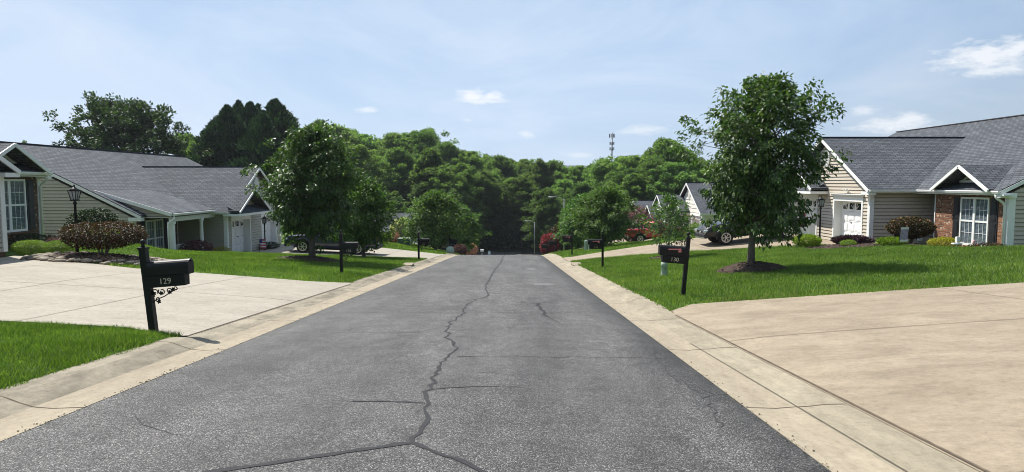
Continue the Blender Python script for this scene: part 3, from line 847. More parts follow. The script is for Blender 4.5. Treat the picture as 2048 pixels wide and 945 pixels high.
def lap_siding(mb, poly, P, mi=0, e=.165, proud=.040, gap=.025):
    """horizontal laps over a convex polygon of (h, z); P(h, z, off) gives the 3D point, off = outward"""
    zmin = min(p[1] for p in poly); zmax = max(p[1] for p in poly)
    z0 = math.floor(zmin / e) * e
    while z0 < zmax - 1e-4:
        z1 = z0 + e
        c = clip_band(poly, z0, z1)
        if c:
            # each board stops a finger's width above the one below, over a groove added for a dark shadow line
            c2 = clip_band(c, z0 + gap, z1)
            if c2: mb.face([P(h, z, .006 + proud * (z1 - z) / e) for h, z in c2], mi)
            lo = [h for h, z in c if abs(z - z0) < 1e-5]
            if len(lo) >= 2:
                a, b = min(lo), max(lo)
                mb.face([P(a, z0 + gap, -.05), P(b, z0 + gap, -.05), P(b, z0 + gap, .006 + proud * .9), P(a, z0 + gap, .006 + proud * .9)], mi)
                mb.face([P(a, z0, -.05), P(b, z0, -.05), P(b, z0, .008), P(a, z0, .008)], mi)
                mb.face([P(a, z0, -.05), P(b, z0, -.05), P(b, z0 + gap, -.05), P(a, z0 + gap, -.05)], mi)
        z0 = z1

def house(label, s, y0, zg, x0=16.7, f=1, bay=1, siding='siding_beige', brick='brick', porch=False, dormer=False, near=(-10.25, 9.7), detail=2,
          doors=(-2.5, 2.3), win_b=-8.4, vents=(), main=True, alcove=True, front=True, group='pale sided houses with grey shingle roofs', downspout=True, win_end=None):
    H = thing('house', label, 'house', (s * x0, y0, zg), group=group)
    def P(a, b, z): return (s * a, f * b, z)
    WT = 2.58; EZ = 2.74; GS = .535; MS = .5
    gr = EZ + GS * 5.0                    # garage ridge height
    b0, b1 = near                         # main body wall ends
    am0, am1 = 2.3, 16.3                  # main body walls front / back
    ae0, ae1 = 1.9, 16.7                  # eaves
    ar = (ae0 + ae1) / 2; mz = EZ + MS * (ar - ae0)
    a_meet = ae0 + (gr - EZ) / MS
    sid = M[siding]
    # ---- wall cores
    w = MB()
    ga1 = 3.9 if main else 9.0
    ring = [(-4.54, -1.6), (4.54, -1.6), (4.54, WT), (0, WT + GS * 4.54), (-4.54, WT)]
    # garage core is set back behind the doors
    w.prism([P(.42, b, z) for b, z in ring], Vector(P(ga1 - .42 + (3 if main else 0), 0, 0)), 0)
    if main:
        sec = [(am0 + .06, -1.6), (am1, -1.6), (am1, WT), (ar, WT + MS * (ar - am0 - .03)), (am0 + .06, WT)]
        # front part near the alcove is cut back
        w.prism([P(a, b0 + .06, z) for a, z in sec], Vector(P(0, (-5.8 - b0 - .06), 0)), 0)
        sec2 = [(3.86, -1.6), (am1, -1.6), (am1, WT), (ar, WT + MS * (ar - am0 - .03)), (3.86, WT + MS * 1.5)]
        w.prism([P(a, -5.8, z) for a, z in sec2], Vector(P(0, (b1 - .06 + 5.8), 0)), 0)
    w.split('wall_core', M[siding], H)
    # ---- siding
    sd = MB()
    def front_w(h, z, off): return P(-off, h, z)
    dw = 1.40; dz = 2.16
    cuts = sorted(doors)
    edges = [-4.6] + [v for c in cuts for v in (c - dw - .02, c + dw + .02)] + [4.6]
    lap = .165 if detail > 1 else .38
    for i in range(0, len(edges), 2):
        lap_siding(sd, [(edges[i], 0), (edges[i + 1], 0), (edges[i + 1], dz), (edges[i], dz)], front_w, e=lap)
    lap_siding(sd, [(-4.6, dz), (4.6, dz), (4.6, WT), (0, WT + GS * 4.6), (-4.6, WT)], front_w, e=lap)
    # garage side walls
    a_in = 3.8 if (main and alcove) else (2.3 if main else 9.0)
    lap_siding(sd, [(0, 0), (a_in, 0), (a_in, WT), (0, WT)], lambda h, z, off: P(h, -4.6 - off, z), e=lap)
    lap_siding(sd, [(0, 0), (a_in, 0), (a_in, WT), (0, WT)], lambda h, z, off: P(h, 4.6 + off, z), e=lap)
    if main:
        for bb, sg in ((b0, -1), (b1, 1)):
            lap_siding(sd, [(am0, -.2), (am1, -.2), (am1, WT), (ar, WT + MS * (ar - am0)), (am0, WT)], lambda h, z, off, bb=bb, sg=sg: P(h, bb + sg * off, z), e=lap)
        lap_siding(sd, [(4.6, 0), (b1, 0), (b1, WT), (4.6, WT)], lambda h, z, off: P(am0 - off, h, z), e=lap)
        if alcove: lap_siding(sd, [(-5.8, 0), (-4.6, 0), (-4.6, WT), (-5.8, WT)], lambda h, z, off: P(3.8 - off, h, z), e=lap)
    else:
        lap_siding(sd, [(-4.6, 0), (4.6, 0), (4.6, WT), (0, WT + GS * 4.6), (-4.6, WT)], lambda h, z, off: P(9.0 + off, h, z), e=lap)
    sd.build('wall', sid, H)
    # ---- jambs and the reveal behind the door openings
    dr = MB()
    # ---- brick foundation
    fb = MB()
    fb.prism([P(-.012, -4.615, -1.7), P(-.012, -4.615, .02), P(-.012, doors[0] - dw, .02), P(-.012, doors[0] - dw, -1.7)], Vector(P(.3, 0, 0)))
    fb.prism([P(-.012, doors[0] + dw, -1.7), P(-.012, doors[0] + dw, .02), P(-.012, doors[1] - dw, .02), P(-.012, doors[1] - dw, -1.7)], Vector(P(.3, 0, 0)))
    fb.prism([P(-.012, doors[1] + dw, -1.7), P(-.012, doors[1] + dw, .02), P(-.012, 4.615, .02), P(-.012, 4.615, -1.7)], Vector(P(.3, 0, 0)))
    for sg in (-1, 1):
        fb.prism([P(.29, sg * 4.622, -1.7), P(.29, sg * 4.622, .02), P(ga1 - .1, sg * 4.622, .02), P(ga1 - .1, sg * 4.622, -1.7)], Vector(P(0, -sg * .1, 0)))
    if main:
        for bb, sg in ((b0, -1), (b1, 1)):
            fb.prism([P(am0 - .005, bb + sg * .02, -1.9), P(am0 - .005, bb + sg * .02, -.1), P(am1, bb + sg * .02, -.1), P(am1, bb + sg * .02, -1.9)], Vector(P(0, -sg * .1, 0)))
    fb.split('foundation', M[brick], H)
    # ---- brick front with window
    if main and front:
        bf = MB()
        bf.prism([P(am0, b0 + .004, -1.5), P(am0, b0 + .004, WT - .02), P(am0, -5.8, WT - .02), P(am0, -5.8, -1.5)], Vector(P(.1, 0, 0)))
        bf.prism([P(am0 + .1, -5.81, -1.5), P(am0 + .1, -5.81, WT - .02), P(3.8, -5.81, WT - .02), P(3.8, -5.81, -1.5)], Vector(P(0, -.1, 0)))
        bf.split('brick_wall', M[brick], H)
        tr = MB()
        tr.bx(*sorted((s * (am0 - .02), s * (am0 + .07))), *sorted((f * -5.80, f * -5.74)), 0, WT, 0)
        tr.build('corner_trim', M['white'], H)
        # window: two sashes side by side, each double hung with a grid
        wz0, wz1, hw = .46, 2.40, .86
        W = MB()
        def wb(b_0, b_1, z_0, z_1, a_0, a_1, mi=0): W.bx(*sorted((s * a_0, s * a_1)), *sorted((f * b_0, f * b_1)), z_0, z_1, mi)
        A = am0
        for b_0, b_1, z_0, z_1 in ((-hw, hw, wz0 - .05, wz0 + .04), (-hw, hw, wz1 - .06, wz1 + .02), (-hw, -hw + .07, wz0 + .04, wz1 - .06), (hw - .07, hw, wz0 + .04, wz1 - .06), (-.065, .065, wz0 + .04, wz1 - .06)):
            wb(win_b + b_0, win_b + b_1, z_0, z_1, A - .05, A + .02)
        fr = W.build('window', M['white'], H)
        mid = (wz0 + wz1) / 2
        W = MB()
        for sg in (-1, 1):
            c0, c1 = sorted((win_b + sg * .065, win_b + sg * (hw - .07)))
            wb(c0, c1, mid - .035, mid + .035, A - .035, A + .018)
            for k in (1, 2):
                bb = c0 + (c1 - c0) * k / 3
                wb(bb - .007, bb + .007, wz0 + .04, mid - .035, A - .024, A - .014); wb(bb - .007, bb + .007, mid + .035, wz1 - .06, A - .024, A - .014)
            for q0, q1 in ((wz0 + .04, mid - .035), (mid + .035, wz1 - .06)):
                zc = (q0 + q1) / 2
                wb(c0, c1, zc - .008, zc + .008, A - .026, A - .015)
        W.build('sash', M['white'], fr)
        W = MB()
        wb(win_b - hw + .07, win_b - .065, wz0 + .04, wz1 - .06, A - .012, A - .008); wb(win_b + .065, win_b + hw - .07, wz0 + .04, wz1 - .06, A - .012, A - .008)
        gm = W.build('pane', M['pane'], fr)
        W = MB()
        for sg in (-1, 1):
            c0, c1 = sorted((win_b + sg * .07, win_b + sg * (hw - .075)))
            q = wz0 + .06
            while q < wz1 - .09:
                W.box((s * (A - .004), f * (c0 + c1) / 2, q + .022), (.004, c1 - c0, .040))
                q += .052
        W.build('blind', M['blind'], fr)
        for sg in (-1, 1):
            bc = win_b + sg * (hw + .07 + .2)
            W = MB()
            wb(bc - .2, bc + .2, wz0 - .02, wz1 + .0, A - .028, A + .002)
            for q0, q1 in ((wz0 + .06, mid - .03), (mid + .06, wz1 - .08)):
                wb(bc - .13, bc + .13, q0, q1, A - .042, A - .027)
                wb(bc - .09, bc + .09, q0 + .05, q1 - .05, A - .048, A - .041)
            W.build('shutter', M['shutter'], H)
        W = MB()
        wb(win_b - hw - .1, win_b + hw + .1, wz0 - .13, wz0 - .05, A - .07, A + .01)
        W.build('sill', M[brick], fr)
    # ---- garage doors
    for c in doors:
        D = MB()
        def db(b_0, b_1, z_0, z_1, a_0, a_1, mi=0): D.bx(*sorted((s * a_0, s * a_1)), *sorted((f * (c + b_0), f * (c + b_1))), z_0, z_1, mi)
        sech = 2.1 / 4
        for k in range(4):
            db(-1.36, 1.36, k * sech + .006, (k + 1) * sech - .006, .36, .40)
            if k < 3 and detail > 1:
                for q in range(4):
                    x0_ = -1.36 + .08 + q * .66
                    db(x0_, x0_ + .56, k * sech + .08, (k + 1) * sech - .08, .345, .361)
                    db(x0_ + .05, x0_ + .51, k * sech + .13, (k + 1) * sech - .13, .338, .346)
        door = D.build('garage_door', M['door_white'], H)
        if detail > 1:
            D = MB(); S = MB()
            zb, zt = 3 * sech + .11, 4 * sech - .10
            for q in range(4):
                c0 = -1.36 + .12 + q * .66; c1 = c0 + .48
                # panes fan out from the middle of the row: outer panes are cut to a curve
                pts = []
                cx = 0.0
                for t in np.linspace(0, 1, 9):
                    bb = c0 + (c1 - c0) * t
                    top = zb + (zt - zb) * math.sqrt(max(0.0, 1 - (abs(bb - cx) / 1.34) ** 2)) * 1.02
                    pts.append((bb, min(zt, top)))
                poly = [(c0, zb)] + pts + [(c1, zb)]
                poly = [poly[0]] + [p for p in poly[1:-1]] + [poly[-1]]
                D.prism([P(.352, c + bb, z) for bb, z in poly], Vector(P(.006, 0, 0)))
                # spokes
                mid_b = (c0 + c1) / 2
                org = (c1 if mid_b < 0 else c0, zb)
                for an in (35, 62):
                    dx = -math.cos(rad(an)) if mid_b < 0 else math.cos(rad(an))
                    L = .36
                    e_ = (org[0] + dx * L, min(zt, org[1] + math.sin(rad(an)) * L))
                    S.beam(P(.348, c + org[0], org[1]), P(.348, c + e_[0], e_[1]), .012, .022)
            wr = D.build('window_row', M['glass'], door)
            S.split('spoke', M['white'], wr)
            D = MB(); db(.30, .42, 1.02, 1.06, .31, .35); D.build('handle', M['plastic_black'], door)
        T = MB()
        def tb(b_0, b_1, z_0, z_1, a_0, a_1): T.bx(*sorted((s * a_0, s * a_1)), *sorted((f * (c + b_0), f * (c + b_1))), z_0, z_1)
        for sg in (-1, 1):
            T.bx(*sorted((s * -.05, s * .42)), *sorted((f * (c + sg * 1.36), f * (c + sg * 1.50))), 0, 2.1)
        tb(-1.50, 1.50, 2.1, 2.36, -.05, .42)
        tb(-1.57, 1.57, 2.36, 2.43, -.13, .0); tb(-1.61, 1.61, 2.43, 2.47, -.19, .0)
        T.build('door_trim', M['white'], H)
    # ---- roof
    R = MB(); RD = MB(); F = MB()
    th = .10
    def slab(mbx, pts, mi=0):
        mbx.prism([P(*p) for p in pts], Vector((0, 0, -th)), mi)
    am_end = a_meet if main else 9.3
    bm0, bm1 = b0 - .12, b1 + .3
    for sg in (-1, 1):
        if main: slab(R, [(-.32, sg * 5.0, EZ), (ae0, sg * 5.0, EZ), (a_meet, 0, gr), (-.32, 0, gr)])
        else: slab(R, [(-.32, sg * 5.0, EZ), (9.3, sg * 5.0, EZ), (9.3, 0, gr), (-.32, 0, gr)])
    RD.beam(P(-.33, 0, gr + .01), P(am_end, 0, gr + .01), .20, .035)
    if main:
        # front slope is cut where the garage wing joins
        slab(R, [(ae0, bm0, EZ), (ae0, -5.0, EZ), (a_meet, 0, gr), (ar, 0, mz), (ar, bm0, mz)])
        slab(R, [(ae0, bm1, EZ), (ae0, 5.0, EZ), (a_meet, 0, gr), (ar, 0, mz), (ar, bm1, mz)])
        slab(R, [(ae1, bm0, EZ), (ae1, bm1, EZ), (ar, bm1, mz), (ar, bm0, mz)])
        RD.beam(P(ar, bm0, mz + .01), P(ar, bm1, mz + .01), .22, .045)
        # rakes
        for bb in (bm0, bm1):
            F.beam(P(ae0, bb, EZ - .12), P(ar, bb, mz - .12), .05, .14); F.beam(P(ae1, bb, EZ - .12), P(ar, bb, mz - .12), .05, .14)
            for aa, q in ((ae0, 1), (ae1, -1)):
                F.bx(*sorted((s * (aa - .02 * q), s * (aa + .62 * q))), *sorted((f * (bb - .02), f * (bb + (.30 if bb < 0 else -.30)))), EZ - .30, EZ - .12)
    for sg in (-1, 1):
        F.beam(P(-.34, sg * 5.0, EZ - .12), P(-.34, 0, gr - .12), .05, .14)
        # eave return: small shingled block at the foot of the rake
        F.bx(*sorted((s * -.33, s * .02)), *sorted((f * sg * 4.35, f * sg * 5.02)), EZ - .28, EZ - .14)
    roof = R.build('roof', M['shingle'], H)
    RD.split('ridge_cap', M['ridge'], roof)
    for (aa, bb) in vents:
        V = MB(); zz_ = mz - MS * (aa - ar)
        V.lathe([(.14, -.1), (.14, .12), (.26, .16), (.24, .26), (.10, .32)], P(aa, bb, zz_), n=14)
        V.build('roof_vent', M['white'], roof)
    # ---- small gable over one garage door, with shingled pent below
    c = doors[0] if bay < 0 else doors[1]
    bb_edge = bay * 5.0; hwid = abs(bb_edge - c); zt_ = EZ + GS * hwid
    inner = c - bay * hwid
    Rg = MB()
    for e_ in (bb_edge, inner):
        Rg.prism([P(-.95, e_, EZ + .004), P(-.02 if e_ != bb_edge else -.30, e_, EZ + .004), P(-.02, c, zt_ + .004), P(-.95, c, zt_ + .004)], Vector((0, 0, -.09)))
    # pent roof
    Rg.prism([P(-.93, bb_edge, EZ - .12), P(-.93, inner, EZ - .12), P(-.16, inner - bay * -.15, EZ + .26), P(-.16, bb_edge - bay * .15, EZ + .26)], Vector((0, 0, -.05)))
    pg = Rg.build('porch_gable_roof', M['shingle'], H)
    Fg = MB()
    for e_ in (bb_edge, inner): Fg.beam(P(-.97, e_, EZ - .10), P(-.97, c, zt_ - .10), .05, .13)
    Fg.bx(*sorted((s * -.97, s * -.02)), *sorted((f * bb_edge, f * inner)), EZ - .31, EZ - .18)
    Fg.split('fascia', M['white'], pg)
    Sg = MB()
    lap_siding(Sg, [(min(bb_edge, inner) + .25, EZ + .05), (max(bb_edge, inner) - .25, EZ + .05), (c, zt_ - .12)], lambda h, z, off: P(-.13 - off, h, z), e=lap)
    Sg.build('gable_wall', sid, pg)
    def oval(parent, a, b, z, rb, rz_):
        V = MB()
        ring = [(b + rb * math.cos(t), z + rz_ * math.sin(t)) for t in np.linspace(0, 2 * PI, 20, endpoint=False)]
        V.prism([P(a, p, q) for p, q in ring], Vector(P(-.045, 0, 0)))
        vv = V.build('gable_vent', M['white'], parent)
        L_ = MB()
        for k in range(-4, 5):
            q = k / 5.0; half_ = rb * .82 * math.sqrt(1 - q * q)
            L_.bx(*sorted((s * (a - .065), s * (a - .046))), *sorted((f * (b - half_), f * (b + half_))), z + q * rz_ * .85 - .012, z + q * rz_ * .85 + .012)
        L_.build('louvre', M['soffit'], vv)
    oval(H, -.03, -.1 * bay, 4.28, .36, .46)
    if detail > 1: oval(pg, -.16, c, EZ + .52, .2, .26)
    # ---- gutters, fascia
    def gutter(a, b_0, b_1, nm='gutter', z=EZ):
        Gm = MB()
        prof = [(0, -.02), (-.03, -.02), (-.11, -.02), (-.12, -.05), (-.09, -.13), (0, -.15)]
        Gm.prism([P(a + p, b_0, z + q - .02) for p, q in prof], Vector(P(0, b_1 - b_0, 0)))
        return Gm.build(nm, M['white'], H)
    for sg in (-1, 1):     # garage eaves
        Gm = MB()
        Gm.prism([P(-.30, sg * (5.0 + p), EZ + q - .02) for p, q in [(0, -.02), (.11, -.02), (.12, -.05), (.09, -.13), (0, -.15)]], Vector(P((ae0 if main else 9.3) + .3, 0, 0)))
        Gm.build('gutter', M['white'], H)
        F.bx(*sorted((s * -.3, s * (ae0 if main else 9.3))), *sorted((f * sg * 4.63, f * sg * 4.99)), EZ - .20, EZ - .17)
    if main:
        if porch: gutter(.55, b0 + .35, -5.0, z=EZ + .10)
        else:
            gutter(ae0, bm0, -5.05)
            F.bx(*sorted((s * (ae0 + .01), s * (am0 - .002))), *sorted((f * (b0 - .28), f * -4.66)), EZ - .22, EZ - .18)
            if alcove: F.bx(*sorted((s * (am0 + .12), s * 3.78)), *sorted((f * -5.79, f * -4.64)), EZ - .22, EZ - .18)
        gutter(ae0, 5.05, bm1)
        F.bx(*sorted((s * (ae0 + .01), s * (am0 - .002))), *sorted((f * 4.66, f * (b1 + .28))), EZ - .22, EZ - .18)
    F.split('fascia', M['white'], H)
    # ---- corner boards
    C = MB()
    for sg in (-1, 1):
        C.bx(*sorted((s * -.055, s * .14)), *sorted((f * sg * 4.58, f * sg * 4.66)), .02, WT)
        C.bx(*sorted((s * -.06, s * -.002)), *sorted((f * sg * 4.46, f * sg * 4.60)), .02, WT)
    if main:
        C.bx(*sorted((s * (am0 - .03), s * (am0 + .24))), *sorted((f * (b0 - .06), f * (b0 - .002))), -.2, WT)
        C.bx(*sorted((s * (am0 - .036), s * (am0 + .0))), *sorted((f * (b0 - .05), f * (b0 + .14))), -.2, WT)
    C.split('corner_board', M['white'], H)
    # ---- downspout at the brick end
    if main and downspout:
        if not porch:
            T = MB()
            T.tube([P(ae0 - .03, b0 + .1, EZ - .15), P(ae0 - .01, b0 + .08, EZ - .32), P(ae0 + .12, b0 + .05, EZ - .42), P(am0 - .16, b0 + .06, EZ - .50), P(am0 - .08, b0 + .06, EZ - .62), P(am0 - .08, b0 + .06, -.6)], .05, n=8)
        else:
            T = MB()
            T.tube([P(.50, b0 + .45, EZ - .05), P(.50, b0 + .42, EZ - .2), P(.62, b0 + .30, EZ - .32), P(.72, b0 + .24, EZ - .45), P(.72, b0 + .24, -.2)], .05, n=8)
        T.build('downspout', M['white'], H)
    # ---- open dormer gable above the brick front
    if dormer:
        c = -8.2 if f > 0 else -7.6; hw_ = 1.75; z0_ = EZ + .02; za = z0_ + .56 * hw_; ab = ae0 + (za - EZ) / MS
        Dm = MB()
        for sg in (-1, 1):
            Dm.prism([P(ae0 - .22, c + sg * hw_, z0_), P(ae0 - .22, c, za), P(ab, c, za + .01), P(ae0 + .05, c + sg * hw_, z0_ + .015)], Vector((0, 0, -.06)))
        dmo = Dm.build('dormer_roof', M['shingle'], H)
        Dm = MB()
        for sg in (-1, 1):
            Dm.beam(P(ae0 - .25, c + sg * (hw_ + .05), z0_ - .07), P(ae0 - .25, c, za - .06), .05, .13)
            Dm.beam(P(ae0 + .62, c + sg * (hw_ - .55), z0_ + .23), P(ae0 + .62, c, za - .12), .05, .10)
        Dm.bx(*sorted((s * (ae0 + .56), s * (ae0 + .63))), *sorted((f * (c - hw_ + .6), f * (c + hw_ - .6))), z0_ + .26, z0_ + .36)
        Dm.split('fascia', M['white'], dmo)
        Dm = MB()
        lap_siding(Dm, [(c - hw_ + .5, z0_ + .2), (c + hw_ - .5, z0_ + .2), (c, za - .1)], lambda h, z, off: P(ae0 + .66 - off, h, z))
        Dm.build('gable_wall', sid, dmo)
    # ---- front porch with a flatter roof
    if porch:
        pe = .55; pa = 4.3; pz = EZ + .10; pz1 = EZ + MS * (pa - ae0) + .03
        pb0, pb1 = b0 + .3, -4.75
        Rp = MB(); Rp.prism([P(pe, pb0, pz), P(pe, pb1, pz), P(pa, pb1, pz1), P(pa, pb0, pz1)], Vector((0, 0, -.09)))
        pr = Rp.build('porch_roof', M['shingle'], H)
        Rp = MB(); Rp.beam(P(pe, pb0 - .02, pz - .10), P(pa + .2, pb0 - .02, pz1 - .04), .05, .18)
        Rp.bx(*sorted((s * (pe + .05), s * (am0 - .1))), *sorted((f * (pb0 + .1), f * -4.68)), WT - .0, WT + .03)
        Rp.split('fascia', M['white'], pr)
        Rp = MB(); lap_siding(Rp, [(pe + .15, WT + .04), (pa - .1, WT + .04), (pa - .1, pz1 - .14), (pe + .2, pz - .06)], lambda h, z, off: P(h, pb0 + .16 - off, z)); Rp.build('gable_wall', sid, pr)
        Rp = MB(); Rp.bx(*sorted((s * (pe + .08), s * (pe + .24))), *sorted((f * (pb0 + .15), f * -4.68)), WT - .20, WT); Rp.build('porch_beam', M['soffit'], H)
        Cc = MB(); Cc.bx(*sorted((s * (pe + .05), s * (pe + .29))), *sorted((f * (pb0 + .16), f * (pb0 + .40))), -1.0, WT - .2)
        Cc.bx(*sorted((s * (pe + .02), s * (pe + .32))), *sorted((f * (pb0 + .13), f * (pb0 + .43))), WT - .32, WT - .2); Cc.build('porch_column', M['white'], H)
        Cc = MB(); Cc.lathe([(.16, -1.0), (.16, .1), (.115, .16), (.095, WT - .4), (.13, WT - .3), (.15, WT - .2)], P(pe + .17, -6.25, 0), n=16); Cc.build('porch_column', M['white'], H)
        Cc = MB(); Cc.bx(*sorted((s * .0, s * 3.7)), *sorted((f * (b0 + .35), f * -4.7)), -.9, .12); Cc.build('porch_floor', M['concrete'], H)
        Cc = MB()
        for k in range(8):
            bb = -7.9 + k * .14
            Cc.bx(*sorted((s * 1.30, s * 1.33)), *sorted((f * bb, f * (bb + .06))), .5, 1.0)
        Cc.bx(*sorted((s * 1.29, s * 1.34)), *sorted((f * -7.98, f * -6.76)), 1.0, 1.06); Cc.bx(*sorted((s * 1.29, s * 1.34)), *sorted((f * -7.98, f * -6.76)), .45, .51)
        Cc.bx(*sorted((s * 1.29, s * 1.75)), *sorted((f * -7.98, f * -6.76)), .47, .51)
        for bb in (-7.95, -6.80):
            for aa in (1.31, 1.72): Cc.bx(*sorted((s * (aa - .025), s * (aa + .025))), *sorted((f * (bb - .025), f * (bb + .025))), .12, .62 if aa > 1.5 else 1.06)
        o = Cc.build('porch_bench', M['wood_white'], None, loc=(s * x0, y0, zg))
        tag(o, 'white slatted bench on the left house porch beside the brick wall', 'bench')
    # ---- wall lamp over the doors and a vent cover on the shaded side wall
    if detail > 1:
        L_ = MB(); c = doors[0] if bay > 0 else doors[1]
        L_.bx(*sorted((s * -.02, s * -.10)), *sorted((f * (c - .06), f * (c + .06))), 2.56, 2.66)
        for sg in (-1, 1):
            L_.tube([P(-.08, c + sg * .03, 2.62), P(-.14, c + sg * .10, 2.66)], .02, n=6); L_.lathe([(.03, -.05), (.065, .05)], P(-.17, c + sg * .13, 2.66), n=10)
        L_.build('flood_light', M['white'], H)
    return H, P

M['pane'] = mat_glass('dark_window_pane', (.03, .035, .04), 0.05)
def _pane():
    m, nt, bs, out = new_mat('window_pane'); L = nt.links
    tr = N(nt, 'ShaderNodeBsdfTransparent'); gl = N(nt, 'ShaderNodeBsdfGlossy', ins={'Roughness': 0.03})
    lw = N(nt, 'ShaderNodeLayerWeight', ins={'Blend': 0.5}); pw = N(nt, 'ShaderNodeMath', operation='POWER', ins={1: 4.0}); L.new(lw.outputs['Facing'], pw.inputs[0])
    fr = N(nt, 'ShaderNodeMath', operation='MULTIPLY_ADD', ins={1: 0.7, 2: 0.05}); L.new(pw.outputs[0], fr.inputs[0]); tr.inputs[0].default_value = (.84, .88, .90, 1)
    mx = N(nt, 'ShaderNodeMixShader'); L.new(fr.outputs[0], mx.inputs[0]); L.new(tr.outputs[0], mx.inputs[1]); L.new(gl.outputs[0], mx.inputs[2]); L.new(mx.outputs[0], out.inputs['Surface'])
    return m
M['pane'] = _pane()

hr1, PR1 = house('nearest right house, brick front with a small gable over its black shuttered window', 1, 36.3, -1.39, bay=1, dormer=True, siding='siding_beige', brick='brick')
hl2, PL2 = house('left house with white porch columns and a long grey roof behind the black mailbox', -1, 44.3, -2.74, bay=-1, porch=True, siding='siding_tan', brick='brick_dark', near=(-10.15, 9.7), vents=((10.0, -4.9), (10.1, -3.2)), win_b=-8.25)
hl1, PL1 = house('nearest left house, dark brick corner with a white window at the photo edge', -1, 17.7, -.66, f=-1, bay=1, dormer=True, siding='siding_tan', brick='brick_dark', detail=3, win_b=-8.0, near=(-9.7, 9.7))
hr2, _ = house('second right house, white gable just behind the dark grey pickup', 1, 64.1, -3.74, bay=1, siding='siding_white', near=(-9.7, 7.2), detail=1)
hra, _ = house('small grey roofed house between the second right house and the lowest roof', 1, 77, -5.08, bay=1, siding='siding_white', main=False, detail=1)
hr3, _ = house('lowest right house, grey roof behind the violet crape myrtle', 1, 92, -6.12, bay=1, siding='siding_white', detail=1, near=(-9.4, 9.4))
hl3, _ = house('far left house mostly hidden behind the street trees', -1, 97.5, -8.0, x0=13.4, bay=-1, siding='siding_white', detail=1)
# outlet cover on the shaded side wall of the nearest right house
mb = MB(); p = PR1(2.35, -4.645, .42)
mb.box(p, (.24, .03, .26)); mb.box((p[0], p[1] - .02, p[2]), (.12, .02, .14)); mb.build('vent_cover', M['white'], hr1)
# ------------------------------------------------------------------ mailboxes
def text_mesh(txt, size, depth=.004):
    cu = bpy.data.curves.new('number', 'FONT'); cu.body = txt; cu.size = size; cu.extrude = depth; cu.align_x = 'CENTER'; cu.align_y = 'CENTER'
    cu.offset = -.001
    o = bpy.data.objects.new('number', cu)
    me = bpy.data.meshes.new_from_object(o)
    bpy.data.objects.remove(o); bpy.data.curves.remove(cu)
    return me

